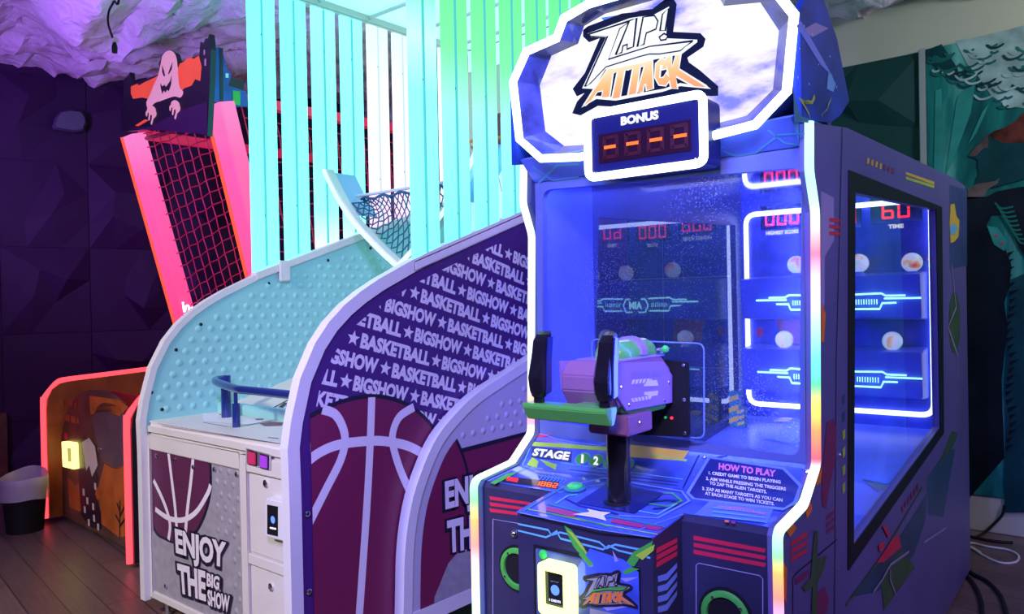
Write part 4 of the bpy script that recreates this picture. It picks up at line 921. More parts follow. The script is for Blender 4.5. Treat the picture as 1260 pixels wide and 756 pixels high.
# how to play plate
pN = Vector((0, -.066, .118)).normalized(); pP = Vector((0, .275, .938))
hp_ = on_(c2([(185, 82), (505, 130), (578, 205), (555, 275), (505, 305), (120, 262), (92, 235)]), pP, pN, 3)
pl_ = MB().prism(hp_, -pN*.012).build('instruction_plate', 'deepblue_print', za)
mb = MB(); hq = hp_+[hp_[0]]; ribbon(mb, [p+pN*.001 for p in hq], .008, pN); mb.build('plate_border', 'zap_bezel', pl_)
mb = MB(); text(mb, 'HOW TO PLAY', on_(c2([(226, 104), (472, 136), (470, 166), (224, 134)]), pP, pN, 5), bold=.045); mb.build('plate_title', 'pink_print', pl_)
for s_, (xa, ya, xb, yb_) in (('1. CREDIT GAME TO BEGIN PLAYING', (182, 140, 492, 180)), ('2. AIM WHILE PRESSING THE TRIGGERS', (170, 164, 515, 210)), ('TO ZAP THE ALIEN TARGETS.', (186, 184, 432, 222)), ('3. ZAP AS MANY TARGETS AS YOU CAN', (154, 207, 500, 258)), ('AT EACH STAGE TO WIN TICKETS.', (166, 228, 465, 274))):
    mb = MB(); text(mb, s_, on_(c2([(xa, ya), (xb, yb_), (xb, yb_+15), (xa, ya+14)]), pP, pN, 5), bold=.03); mb.build('plate_line', 'white_print', pl_)
for p in ((162, 78), (104, 222), (605, 140)):
    screw(MB(), on_(c2([p]), sP, sN, 3)[0], .006, sN).build('screw', 'chrome', za)
# right deck warning strip, left deck meter
cw = on_(c2([(195, 262), (460, 305), (435, 365), (120, 328)]), dP, dN, 1); dec('deck_notice', cw, 'zap_bezel')
mb = MB()
for i in range(16): ribbon(mb, on_(c2([(222+i*13, 296+i*2.2), (232+i*13, 285+i*2.0+(4 if i < 4 or i > 11 else 0))]), dP, dN, 3), .004, dN)
mb.build('deck_notice_title', 'pink_print', za)
for ya in (298, 316, 334): dec('deck_notice_line', on_(c2([(200, ya-4), (425, ya+22), (424, ya+27), (198, ya+1)]), dP, dN, 3), 'cyan_print')
dec('deck_notice_dot', on_(c2([(252, 350), (270, 353), (268, 362), (250, 359)]), dP, dN, 3), 'orange_print'); dec('deck_notice_dot', on_(c2([(280, 356), (296, 359), (294, 367), (278, 364)]), dP, dN, 3), 'red_print')
dec('meter_window', on_(c1([(170, 188), (395, 212), (388, 240), (160, 212)]), dP, dN, 1), 'black_gloss')
mb = MB(); digits(mb, '888', on_(c1([(186, 190), (228, 198), (222, 212), (176, 204)]), dP, dN, 2), .2); mb.build('meter_digits', 'led_red', za)
mb = MB(); digits(mb, '1882', on_(c1([(300, 206), (392, 218), (384, 237), (292, 224)]), dP, dN, 2), .2); mb.build('meter_digits', 'led_dash', za)
mb = MB()
for i in range(8): ribbon(mb, on_(c1([(308+i*14, 180+i*2), (325+i*14, 192+i*2), (312+i*14, 202+i*2)]), dP, dN, 2), .003, dN)
mb.build('arrow_print', 'cyan_print', za)
dec('deck_edge_print', on_(c1([(110, 215), (180, 178), (230, 170), (130, 222)]), dP, dN, 2), 'green_print')
# block top graphics, start button
for ps, w_, mt in (([(250, 330), (400, 240), (560, 225), (640, 215)], .006, 'teal_print'), ([(400, 235), (580, 195), (900, 250), (930, 290), (800, 360), (640, 350)], .007, 'skyblue_print'), ([(345, 300), (480, 335), (700, 370), (830, 400)], .009, 'teal_print'), ([(740, 255), (860, 258), (900, 290), (840, 312), (760, 300), (740, 255)], .006, 'green_print'), ([(660, 320), (800, 345), (880, 300)], .006, 'cyan_print')):
    mb = MB(); ribbon(mb, on_(c1(ps), bP, bN, 2), w_, bN); mb.build('top_linework', mt, za)
for ps, w_, mt in (([(232, 338), (345, 362), (560, 408), (775, 440)], .005, 'skyblue_print'), ([(260, 322), (500, 372), (800, 428)], .004, 'lime_print'), ([(380, 300), (430, 268), (470, 262)], .006, 'cyan_print'), ([(340, 338), (470, 362), (600, 395)], .006, 'green_print'), ([(770, 290), (850, 285), (890, 296), (850, 318), (780, 322)], .010, 'deepblue_print'), ([(720, 410), (860, 360), (905, 345)], .004, 'skyblue_print'), ([(420, 280), (480, 310), (640, 345)], .008, 'deepblue_print')):
    mb = MB(); ribbon(mb, on_(c1(ps), bP, bN, 1.5), w_, bN); mb.build('top_linework', mt, za)
dec('top_print', on_(c1([(345, 312), (480, 340), (455, 358), (340, 330)]), bP, bN, 2), 'magenta_print'); dec('top_print', on_(c1([(620, 362), (748, 388), (735, 402), (605, 378)]), bP, bN, 2), 'magenta_print')
dec('top_print', on_(c1([(760, 385), (830, 398), (800, 412), (745, 402)]), bP, bN, 2), 'magenta_print')
fl = MB()
fl.poly(on_(c1([(450, 345), (520, 335), (510, 322), (560, 333), (608, 338), (578, 350), (590, 372), (545, 360), (500, 352)]), bP, bN, 3)); fl.build('top_burst', 'white_print', za)
p = on_(c1([(460, 240)]), bP, bN, 1)[0]
sbt = MB().lathe([(.029, 0), (.029, .004), (.022, .006)], p, bN, 24).build('button_collar', 'teal_print', za); 
MB().lathe([(.021, .003), (.021, .010), (.015, .014), (0, .0155)], p, bN, 24).build('start_button', 'green_button', za, smooth=True)
# block front: rails of light blue linework, coin door, logo, reader
yF = by
def bf(ps, k=1): return ZA.ats(ps, y=yF-.0012*k)
for ps in ([(225, 385), (350, 410), (362, 430), (400, 420), (560, 460), (590, 485), (625, 470), (775, 500)], [(225, 412), (340, 440), (362, 430), (385, 415), (400, 445), (575, 490), (600, 475), (640, 495), (770, 525)]):
    mb = MB(); ribbon(mb, bf(c1(ps), 1), .0045, (0, 1, 0)); mb.build('front_linework', 'cyan_print', za)
for ps in ([(415, 390), (445, 410), (490, 470), (530, 540), (520, 555), (455, 480), (430, 430)], [(700, 500), (780, 455), (775, 480), (730, 520), (690, 580), (660, 560)]):
    dec('slash_print', bf(c1(ps), 2), 'green_print'); dec('slash_highlight', bf(c1([(a+8, b+14) for a, b in ps[:4]]), 3), 'lime_print')
dp_ = [bf(c3_([q]), 0)[0] for q in ((112, 190), (965, 390))]
dx0, dx1, dz1 = dp_[0].x, dp_[1].x, (dp_[0].z+dp_[1].z)/2
mb = MB().ring([(dx0, yF-.003, .30), (dx1, yF-.003, .30), (dx1, yF-.003, dz1), (dx0, yF-.003, dz1)], [(dx0+.006, yF-.003, .306), (dx1-.006, yF-.003, .306), (dx1-.006, yF-.003, dz1-.006), (dx0+.006, yF-.003, dz1-.006)], (0, .003, 0)); mb.build('door_gasket', 'black', za)
door = MB().box(dx0+.007, dx1-.007, yF-.006, yF+.001, .307, dz1-.007).build('coin_door', mat('zap_door', (.07, .10, .22), .4, vary=.5, scale=9), za, bevel=.002)
yF2 = yF-.006
def bd(ps, k=1): return ZA.ats(c3_(ps), y=yF2-.001*k)
def loopline(mb, pts, w): return ribbon(mb, list(pts)+[pts[0], pts[1]], w, (0, 1, 0))
def logo(par, mp, mo, wt, mat2, mid, w):
    """two line lettered badge: hand drawn letter outlines, mp maps badge points to the surface"""
    OUT = [(100, 195), (120, 178), (330, 100), (410, 92), (440, 82), (520, 72), (600, 12), (640, 10), (652, 28), (630, 215), (810, 225), (830, 250), (825, 275), (720, 345), (730, 400), (800, 450), (912, 550), (912, 575), (880, 578), (700, 555), (590, 590), (520, 600), (300, 648), (180, 640), (70, 700), (40, 695), (60, 640), (120, 570), (55, 580), (40, 550), (60, 525), (110, 460), (215, 235), (130, 245), (100, 215)]
    mb = MB().poly(mp(OUT, 1)); loopline(mb, mp(OUT, 1.1), w*1.5); mb.build('badge_outline', mo, par)
    dec('badge_edge', mp([(118, 207), (380, 112), (440, 103), (520, 95), (622, 40), (604, 205), (612, 238), (796, 246), (796, 262), (690, 343), (704, 410), (880, 552), (690, 534), (580, 570), (290, 624), (170, 614), (78, 668), (150, 552), (82, 548), (232, 228), (140, 230)], 2), wt, par)
    Z_ = [(122, 212), (400, 122), (315, 178), (245, 368), (500, 288), (770, 254), (690, 315), (560, 335), (500, 335), (440, 350), (230, 415), (135, 515), (98, 538), (240, 224), (145, 226)]
    mb = MB().poly(mp(Z_, 3)); mb.build('letter_z', mid, par); mb = MB(); loopline(mb, mp(Z_, 3.4), w*.35); mb.build('letter_z_line', mo, par)
    for nm, lp in (('letter_a', [(290, 340), (375, 130), (420, 112), (400, 290), (360, 305), (362, 275), (335, 285), (328, 325)]), ('letter_p', [(425, 290), (460, 106), (530, 96), (552, 130), (540, 180), (480, 205), (465, 275)]), ('exclamation_mark', [(565, 190), (580, 88), (622, 50), (598, 190)]), ('exclamation_dot', [(560, 230), (590, 208), (614, 220), (602, 245), (570, 250)])):
        dec(nm, mp(lp, 5), mid, par); mb = MB(); loopline(mb, mp(lp, 5.4), w*.42); mb.build(nm+'_line', mo, par)
    dec('badge_shadow', mp([(225, 432), (700, 335), (850, 540), (690, 515), (590, 550), (290, 604), (170, 594), (105, 640)], 3), mo, par)
    for nm, lp in (('letter_a', [(95, 655), (240, 430), (275, 425), (250, 600), (205, 605), (212, 560), (175, 568), (140, 620)]), ('letter_t', [(275, 430), (385, 405), (375, 428), (345, 435), (315, 605), (270, 612), (305, 445), (272, 452)]), ('letter_t', [(370, 410), (480, 385), (472, 408), (440, 415), (415, 580), (370, 590), (400, 425), (368, 430)]), ('letter_a', [(425, 575), (478, 385), (515, 375), (520, 550), (482, 558), (480, 520), (465, 522), (458, 568)]), ('letter_c', [(540, 395), (575, 362), (610, 380), (605, 425), (580, 430), (582, 405), (566, 402), (560, 485), (590, 480), (600, 455), (630, 490), (600, 530), (560, 525), (535, 480)]), ('letter_k', [(600, 360), (635, 350), (640, 420), (665, 345), (690, 338), (680, 430), (850, 540), (780, 535), (665, 470), (670, 550), (635, 545)])):
        mb = MB(); loopline(mb, mp(lp, 4.5), w*.6); mb.build(nm+'_edge', wt, par); dec(nm, mp(lp, 5), mat2, par)
def mpD(ps, k):   # badge on the coin door, from the crop of the front logo
    def f(a, b):   # badge coordinates -> door crop pixels
        return (480+(a-40)*.525, 372+(b-10)*.475+(a-40)*.075)
    return bd([f(a, b) for a, b in ps], k)
for ps, mt in (([(560, 230), (830, 320), (950, 420), (960, 760), (700, 740), (470, 600), (450, 400)], 'zap_blue'),): dec('door_cloud', bd(ps, 0.5), mt, door)
for ps in ([(800, 470), (950, 460), (850, 500)], [(740, 240), (790, 330), (760, 340)], [(480, 290), (590, 370), (560, 380)], [(600, 660), (860, 700), (700, 730)]): dec('door_spark', bd(ps, 0.8), 'lilac_print', door)
dec('door_slash', bd([(490, 240), (590, 360), (560, 375), (470, 280)], 0.9), 'green_print', door); dec('door_slash', bd([(960, 395), (880, 380), (820, 420), (850, 440)], 0.9), 'green_print', door)
logo(door, mpD, 'ink', 'grey_logo', 'orange_print', 'grey_logo', .0042)
dec('letter_swoosh', mpD([(235, 385), (500, 295), (760, 255), (690, 315), (560, 335), (440, 350), (230, 415), (130, 520)], 6), 'green_print', door)
dec('ticket_plate', bd([(560, 710), (640, 728), (760, 756), (760, 850), (560, 850)], 1), 'grey_logo', door)
rq = ZA.ats(c3_([(158, 330), (440, 375), (452, 800), (165, 740)]), y=yF2-.02); rc = sum(rq, Vector())/4
zl, zh = rq[3].z, (rq[0].z+rq[1].z)/2; xl, xh = (rq[0].x+rq[3].x)/2, (rq[1].x+rq[2].x)/2; zl = (rq[2].z+rq[3].z)/2; xh -= .007; xl += .003
o_ = rounded([(xl, yF2-.034, zl), (xh, yF2-.034, zl), (xh, yF2-.034, zh), (xl, yF2-.034, zh)], .014)
sw = ZA.ats(c3_([(205, 405), (348, 437), (350, 725), (212, 690)]), y=yF2-.03); sx0, sx1, sz0, sz1 = (sw[0].x+sw[3].x)/2-.008, (sw[1].x+sw[2].x)/2+.001, (sw[2].z+sw[3].z)/2, (sw[0].z+sw[1].z)/2
i_ = rounded([(sx0, yF2-.034, sz0), (sx1, yF2-.034, sz0), (sx1, yF2-.034, sz1), (sx0, yF2-.034, sz1)], .004)
rd = MB().ring(o_, i_, (0, .034, 0)).build('card_reader', 'reader_glow', za)
MB().box(sx0, sx1, yF2-.022, yF2-.001, sz0, sz1).build('screen', 'black_gloss', rd)
sc_ = ZA.ats(c3_([(280, 565)]), y=yF2-.023)[0]; dec('screen_symbol', disc(sc_, (sx1-sx0)*.21, Vector((1, 0, 0)), Zv, 20), 'screen_blue', rd)
mb = MB(); text(mb, '0 CREDITS', ZA.ats(c3_([(232, 630), (325, 652), (325, 672), (232, 650)]), y=yF2-.023), bold=.03); mb.build('screen_caption', 'screen_white', rd)
mb = MB(); text(mb, 'TAP TO PLAY', ZA.ats(c3_([(245, 486), (310, 498), (310, 510), (245, 498)]), y=yF2-.023), bold=.01); mb.build('screen_caption', 'grey_logo', rd)
MB().lathe([(.011, 0), (.011, .005), (0, .008)], bd([(190, 275)], 1)[0], (0, -1, 0), 14).build('status_button', 'green_button', door)
# block right side decals
xB = bx1
def bs(ps, k=1): return ZA.ats(c1(ps), x=xB+.0012*k)
for i in range(3): dec('stripe_print', bs([(795, 485+i*29), (882, 442+i*27), (880, 462+i*27), (795, 508+i*29)]), 'red_print')
for i in range(4): dec('chevron_print', bs([(800, 600+i*42), (835, 590+i*42), (880, 545+i*38), (880, 565+i*38), (840, 615+i*42), (802, 625+i*42)]), 'skyblue_print')
# front bays: red stripes, speaker rings, panel seams
def ff(ps, k=1): return ZA.ats(ps, y=.006-.0012*k)
for i in range(3):
    dec('stripe_print', ff(c1([(107, 270+i*25), (300, 300+i*24), (222+0*i, 318+i*24) if False else (310, 312+i*24), (112, 286+i*25)])), 'red_print')
    dec('stripe_print', ff(c2([(117, 418+i*30), (430, 475+i*31), (424, 492+i*31), (117, 437+i*30)])), 'red_print')
for cc, rad in ((ff([(637.5, 700)], 0)[0], .0575), (ff([(893, 758)], 0)[0], .0575)):
    MB().lathe([(rad, 0), (rad, .006), (rad-.006, .009), (rad-.014, .009), (rad-.016, .004), (rad-.016, 0)], cc, (0, -1, 0), 40).build('speaker_ring', 'green_print', za, smooth=True)
    MB().lathe([(rad+.007, 0), (rad+.007, .003), (rad-.002, .003)], cc, (0, -1, 0), 40).build('speaker_rim', 'black', za)
    MB().lathe([(rad-.016, .0005), (rad*.5, .002), (0, .0035)], cc, (0, -1, 0), 32).build('speaker_grille', 'black', za)
    for a_ in (0, 1, 2, 3): MB().lathe([(.004, .008), (.004, .011), (0, .012)], cc+Vector((cos(a_*pi/2+.6), 0, sin(a_*pi/2+.6)))*(rad-.010), (0, -1, 0), 8).build('screw', 'chrome', za)
for ps in (c2([(128, 760), (128, 545), (140, 537), (400, 590), (415, 605), (415, 770)]), c1([(122, 770), (122, 365), (240, 385)])):
    mb = MB(); ribbon(mb, ff(ps), .002, (0, 1, 0)); mb.build('panel_seam', 'lilac_print', za)
MB().ball(ff([(633, 657)], 3)[0], .010, 12, 8).build('corner_stud', 'chrome', za, smooth=True)

# front window frame
wo = [(-X+.026, .277, .932), (X-.026, .277, .932), (X-.026, .277, 1.735), (-X+.026, .277, 1.735)]
wi = [ZA.at(q, y=.277) for q in ((660, 517), (984, 562), (986, 206), (668, 234))]
wi[0].x = max(wi[0].x, -X+.036); wi[3].x = max(wi[3].x, -X+.036)
MB().ring(rounded(wo, .004, 6), rounded(wi, .03, 6), (0, .022, 0)).build('window_frame', 'zap_frame', za)
MB().prism([p+Vector((0, .008, 0)) for p in rounded(wi, .03, 6)], (0, .004, 0)).build('front_window', 'pane_front', za)
# header between window and marquee
hN = Vector((0, -.06, -.075)).normalized()
MB().prism([(-X+.026, y, z) for y, z in [(.205, 1.775), (.272, 1.715), (.30, 1.715), (.30, 1.79), (.25, 1.79)]], (2*X-.052, 0, 0)).build('header_panel', 'zap_bezel', za)
hP = Vector((0, .205, 1.775)); hN = Vector((0, -(1.775-1.715), -(.272-.205))).normalized()
def hd(ps, k=1): return ZA.ons(ps, hP+hN*(.001*k), hN)
for ps in ([(885, 184), (905, 192), (930, 188), (958, 166), (990, 164)], [(945, 160), (965, 176), (992, 180)], [(655, 205), (680, 222), (712, 218)], [(660, 228), (685, 204), (712, 202)], [(870, 196), (890, 180)]):
    mb = MB(); ribbon(mb, hd(ps), .007, hN); mb.build('header_linework', 'cyan_print', za)
# top cover
MB().prism([(-X+.025, y, z) for y, z in [(.30, 1.79), (.59, 1.806), (2.22, 1.858), (2.60, 1.858), (2.60, 1.835), (.30, 1.765)]], (2*X-.05, 0, 0)).build('top_cover', 'zap_side_dark', za)
MB().box(-X+.025, X-.025, 2.58, 2.60, .03, 1.84).build('back_cover', 'zap_side_dark', za)
# ---- interior
YB = 1.93
MB().box(-X+.026, X-.026, YB, YB+.02, .55, 1.80).build('interior_back', 'interior_dark', za)
MB().loft([(-X+.026, .29, .575), (X-.026, .29, .575), (X-.026, .29, .56), (-X+.026, .29, .56)], [(-X+.026, YB, .785), (X-.026, YB, .785), (X-.026, YB, .77), (-X+.026, YB, .77)]).build('interior_floor', 'interior_floor', za)
MB().box(-X+.026, X-.026, 1.90, YB, .78, 1.765).build('interior_liner', 'interior_blue', za) if False else None
for s_ in (-1, 1): MB().prism([(s_*(X-.026), y, z) for y, z in [(.31, .60), (.31, 1.74), (.60, 1.76), (.60, .62)]], (-s_*.004, 0, 0)).build('interior_liner', 'interior_blue', za)
nf = [ZA.at(q, y=YB-.012) for q in ((918, 250), (1147.5, 262), (1147.5, 511), (921, 497))]
fx0, fx1 = (nf[0].x+nf[3].x)/2, (nf[1].x+nf[2].x)/2; fz1, fz0 = (nf[0].z+nf[1].z)/2, (nf[2].z+nf[3].z)/2
loop = rounded([(fx0, YB-.012, fz0), (fx1, YB-.012, fz0), (fx1, YB-.012, fz1), (fx0, YB-.012, fz1)], .05, 6)
MB().tube(loop, .011, 10, True).build('neon_frame', 'neon_blue', za, smooth=True)
# ledges with dotted fronts and glowing brackets
for zc in ((392, 343), (482, 430)):
    za0 = ZA.at((960, zc[0]), y=1.80).z; za1 = ZA.at((960, zc[1]), y=1.80).z
    lg = MB().prism([(fx0+.02, y, z) for y, z in [(YB-.001, za0-.01), (1.80, za0), (1.78, za1), (YB-.001, za1+.015)]], (fx1-fx0-.04, 0, 0)).build('target_ledge', 'interior_blue', za, bevel=.004)
    zm = (za0*.62+za1*.38); yb_ = 1.80-.004
    def br(ps): return [(x, yb_-(z-0)*0+(-.004), zm+z) for x, z in ps]
    lx0 = ZA.at((931, 373), y=1.78).x; lx1 = ZA.at((1134, 372), y=1.78).x; cxl = (lx0+lx1)/2; hl = (lx1-lx0)/2
    def bu(ps, sg=1): return [(cxl+sg*u*hl, yb_-.022, zm+v*hl) for u, v in ps]
    mb = MB()
    for sg in (-1, 1):
        for ps in ([(.21, .095), (.56, .105), (.61, .075), (.83, .075)], [(.59, .042), (1.0, .042)], [(.22, -.085), (.54, -.085), (.57, -.015), (.73, -.012)], [(.09, .09), (.16, .09), (.21, 0), (.16, -.105), (.05, -.105)]): ribbon(mb, bu(ps, sg), .0075, (0, 1, 0))
        for i in range(9): ribbon(mb, bu([(.27+i*.03, .035), (.27+i*.03, -.03)], sg), .004, (0, 1, 0))
    mb.build('bracket_light', 'bracket_glow', lg)
    mb = MB(); text(mb, 'AIM', bu([(-.11, .055), (.11, .055), (.11, -.06), (-.11, -.06)]), bold=.05); mb.build('bracket_text', 'bracket_glow', lg)
    mb = MB()
    for i in range(46):
        for j in range(6): x = fx0+.05+i*(fx1-fx0-.1)/45+(.004 if j % 2 else 0); mb.poly([(x+.0022*cos(a_*pi/2), 1.7775-.0006+(za1-zm-.0)*0+(-.002 if False else 0)+( .02*(za1-(za0+.02+j*(za1-za0-.04)/5))/(za1-za0)), za0+.02+j*(za1-za0-.04)/5+.0022*sin(a_*pi/2)) for a_ in range(4)])
    mb.build('dot_print', 'skyblue_print', lg)
for ps, mt in (([(955, 392), (968, 385), (978, 392), (1000, 380), (1004, 432), (985, 428), (972, 436), (962, 420)], 'orange_print'), ([(930, 405), (938, 402), (940, 412), (932, 416)], 'red_print'), ([(1150, 300), (1156, 330), (1140, 320)], 'orange_print')):
    dec('wall_print', ZA.ats(ps, y=YB-.002), mt)
for q, w_, h_ in (((890, 478), .045, .16), ((912, 428), .035, .09)):
    p = ZA.at(q, y=1.74); p.x = max(p.x, -X+.06); f_ = .575+(p.y-.29)*.21/1.64
    sp_ = MB().box(p.x-w_/2, p.x+w_/2, 1.72, 1.76, f_-.004, f_+h_).build('hazard_post', 'teal_print', za, bevel=.004)
    for k_ in range(3): dec('hazard_stripe', [(p.x-w_/2, 1.7185, f_+h_*(.08+.3*k_)), (p.x+w_/2, 1.7185, f_+h_*(.20+.3*k_)), (p.x+w_/2, 1.7185, f_+h_*(.34+.3*k_)), (p.x-w_/2, 1.7185, f_+h_*(.22+.3*k_))], 'yellow_print', sp_)
# bubble targets
m, t, b, N, L = nt('bubble'); lw = N.new('ShaderNodeLayerWeight'); lw.inputs['Blend'].default_value = .45; r = N.new('ShaderNodeValToRGB'); e = r.color_ramp.elements
tc = N.new('ShaderNodeTexCoord'); nz = N.new('ShaderNodeTexNoise'); nz.inputs['Scale'].default_value = 14; nz.inputs['Detail'].default_value = 2; L.new(tc.outputs['Object'], nz.inputs['Vector'])
e[0].position = .28; e[0].color = (1, .12, .16, 1); e[1].position = .74; e[1].color = (.45, .50, 1, 1)
for p_, c_ in ((.37, (1, .75, .25, 1)), (.43, (1, .95, .90, 1)), (.51, (.70, .95, 1, 1)), (.56, (.6, 1, .6, 1)), (.62, (.95, .85, 1, 1))): q = e.new(p_); q.color = c_
L.new(nz.outputs['Fac'], r.inputs['Fac']); L.new(r.outputs['Color'], b.inputs['Base Color']); L.new(r.outputs['Color'], b.inputs['Emission Color']); b.inputs['Emission Strength'].default_value = .55; b.inputs['Roughness'].default_value = .08; b.inputs['Coat Weight'].default_value = 1
M['bubble'] = m
for px in ((980, 326), (1057, 324), (1122, 323), (965, 418), (1098, 420)):
    p = ZA.at(px, y=1.84)
    tg = MB().ball(p, .040, 24, 14).build('bubble_target', 'bubble', za, smooth=True)
    MB().lathe([(.030, 0), (.022, .012), (.016, .02)], p+Vector((0, .0, -.056)), (0, 0, 1), 16).build('target_socket', 'interior_blue', tg)
    MB().tube([p+Vector((0, .03, 0)), (p.x, YB, p.z)], .012, 8).build('target_arm', 'black', tg)
# score displays
for (cx, val, cap, w_) in ((962, '000', 'HIGHEST SCORE', 39), (1030, '000', 'SCORE', 39), (1102, '60', 'TIME', 30)):
    yy = YB-.006
    c = ZA.at((cx, 268 if w_ > 30 else 259), y=yy); ww = .078 if w_ > 30 else .055; hh = .034
    dsp = MB().box(c.x-.10, c.x+.10, YB-.005, YB-.001, c.z-.05, c.z+.06).build('score_display', 'black_gloss', za)
    q = [(c.x-ww, yy, c.z+hh), (c.x+ww, yy, c.z+hh), (c.x+ww, yy, c.z-hh), (c.x-ww, yy, c.z-hh)]
    digits(MB(), val, q, .28).build('score_digits', 'led_red', dsp)
    tw = .075 if len(cap) > 6 else .03
    mb = MB(); text(mb, cap, [(c.x-tw, yy, c.z-.058), (c.x+tw, yy, c.z-.058), (c.x+tw, yy, c.z-.076), (c.x-tw, yy, c.z-.076)], bold=.05); mb.build('score_caption', 'text_glow', dsp)
# blue lamp bars that light the inside
MB().box(-X+.06, X-.06, .33, .36, 1.740, 1.755).build('lamp_bar', 'inner_lamp', za)
MB().box(X-.036, X-.027, .312, .332, .70, 1.62).build('lamp_bar', 'inner_lamp', za)
MB().prism([(-X+.026, y, z) for y, z in [(.37, 1.758), (YB, 1.80), (YB, 1.81), (.37, 1.768)]], (2*X-.052, 0, 0)).build('interior_ceiling', mat('interior_ceiling', (.30, .34, .75), .06, .9), za)
# floor scenery inside
for ps, mt in (([(940, 540), (975, 524), (1000, 528), (980, 548)], 'skyblue_print'), ([(952, 519), (985, 505), (984, 512), (968, 520)], 'yellow_print'), ([(1060, 590), (1110, 600), (1080, 606)], 'deepblue_print'), ([(1060, 620), (1090, 600), (1100, 604), (1062, 636)], 'skyblue_print')):
    if mt: dec('floor_print', [p+Vector((0, 0, .002)) for p in ZA.ons(ps, (0, .29, .577), Vector((0, -.21, 1.64)).normalized())], mt)
# ---- marquee
mp_h = [(.40, 1.835), (.42, 2.012), (.368, 2.092), (.258, 2.108), (.232, 2.158), (.15, 2.178)]
MQ = mp_h+[(-x, z) for x, z in mp_h[::-1]]+[(-.322, 1.768), (-.19, 1.755), (.19, 1.755), (.322, 1.768)]
IN = [(x*.865, 1.965+(z-1.965)*(.93 if z > 2.05 else .8)) for x, z in MQ]
yM = .20
MB().ring([(x, yM, z) for x, z in MQ], [(x*.985, yM, 1.965+(z-1.965)*.97) for x, z in MQ], (0, .30, 0)).build('marquee_shell', 'zap_side_dark', za)
A_ = [Vector((x*.985, yM, 1.965+(z-1.965)*.97)) for x, z in MQ]; Bv = [Vector((x, yM+.055, z)) for x, z in IN]; n = len(A_)
MB().add(A_+Bv, [(i, (i+1) % n, n+(i+1) % n, n+i) for i in range(n)]).build('marquee_bevel', mat('marquee_bevel', (.05, .07, .30), .25, vary=.6, scale=14, coat=.5), za)
m, t, b, N, L = nt('marquee_face'); tc = N.new('ShaderNodeTexCoord'); mp = N.new('ShaderNodeMapping'); mp.inputs['Scale'].default_value = (2.2, 1, 5.5); mp.inputs['Rotation'].default_value = (0, .5, 0)
nz = N.new('ShaderNodeTexNoise'); nz.inputs['Scale'].default_value = 2.4; nz.inputs['Detail'].default_value = 5; L.new(tc.outputs['Object'], mp.inputs[0]); L.new(mp.outputs[0], nz.inputs['Vector'])
r = N.new('ShaderNodeValToRGB'); e = r.color_ramp.elements; e[0].position = .33; e[0].color = (.16, .18, .95, 1); e[1].position = .53; e[1].color = (1, 1, 1, 1); q = e.new(.43); q.color = (.74, .68, 1, 1)
L.new(nz.outputs['Fac'], r.inputs['Fac']); L.new(r.outputs['Color'], b.inputs['Emission Color']); b.inputs['Base Color'].default_value = (.08, .08, .1, 1); b.inputs['Specular IOR Level'].default_value = .1; b.inputs['Emission Strength'].default_value = 1.05; M['marquee_face'] = m
MB().poly(Bv).build('marquee_face', 'marquee_face', za)
MB().tube([(x, yM-.004, z) for x, z in MQ], .0115, 10, True).build('marquee_neon', 'neon_white', za, smooth=True)
face_y = yM+.054
def mpM(ps, k): return ZA.ats([(700+a/5.04, b/5.04) for a, b in ps], y=face_y-.0012*k)
bdg = MB().poly(mpM([(120, 600), (880, 500), (800, 120), (200, 120)], .2)).build('marquee_badge', 'marquee_face', za)
logo(bdg, mpM, mat('badge_ink', (.004, .008, .02), .6, spec=.1), 'logo_white', 'logo_cream', 'logo_white', .010)
for ps in ([(330, 600), (420, 560), (480, 610), (620, 560), (700, 590), (640, 640), (330, 650)], [(200, 110), (330, 90), (260, 180)]): dec('marquee_flare', mpM(ps, .6), lamp_mat('flare_blue', (.10, .30, 1.0), .8), bdg)
# side cheeks of the marquee
chk = [(yM-.002, 1.762), (yM-.002, 2.012), (.26, 2.085), (.36, 2.115), (.50, 2.03), (.61, 1.885), (.525, 1.832), (.43, 1.795)]
for s_ in (-1, 1):
    ck = MB().prism([(s_*(X+.002), y, z) for y, z in chk], (-s_*.018, 0, 0)).build('marquee_cheek', mat('cheek', (.015, .05, .30), .45, vary=.5, scale=7, spec=.2), za)
    if s_ > 0:
        def ckp(ps, k=1): return ZA.ats([(960+a/5.04, 20+b/5.04) for a, b in ps], x=X+.002+.001*k)
        for ps in ([(110, 500), (135, 520), (175, 590), (190, 640), (172, 600), (140, 545)], [(120, 505), (150, 540), (165, 520), (195, 525), (212, 480), (218, 510), (200, 545), (160, 545)], [(320, 500), (300, 535), (292, 580), (255, 610), (265, 640), (258, 612), (300, 560)]): dec('lightning_print', ckp(ps, 2), 'lime_print', ck)
        for ps in ([(80, 460), (130, 620), (270, 670), (90, 655)],): dec('ground_print', ckp(ps), 'teal_print', ck)
        dec('glow_print', ckp([(300, 330), (345, 420), (330, 470), (290, 450)]), 'cyan_print', ck); dec('ray_print', ckp([(130, 90), (220, 40), (300, 75), (200, 130)]), 'lilac_print', ck)
        for q in ((150, 60), (200, 110), (120, 200), (240, 300), (180, 420), (310, 250), (110, 380), (350, 440)): dec('star_print', star(ckp([q], 2)[0], .0045, Vector((0, 1, 0)), Zv), 'white_print', ck)
        dec('ray_print', ckp([(100, 60), (130, 30), (330, 380), (250, 300)]), 'skyblue_print', ck)
    MB().prism([(s_*(X-.016), y, z) for y, z in [(.50, 1.80), (.50, 2.02), (.36, 2.10), (.36, 1.80)]], (-s_*.01, 0, 0)).build('marquee_back', 'zap_side_dark', za)
MB().box(-X+.02, X-.02, .45, .47, 1.79, 2.05).build('marquee_rear', 'zap_side_dark', za)
MB().box(-.14, .14, .22, .46, 2.178, 2.19).build('marquee_lid', 'black', za)
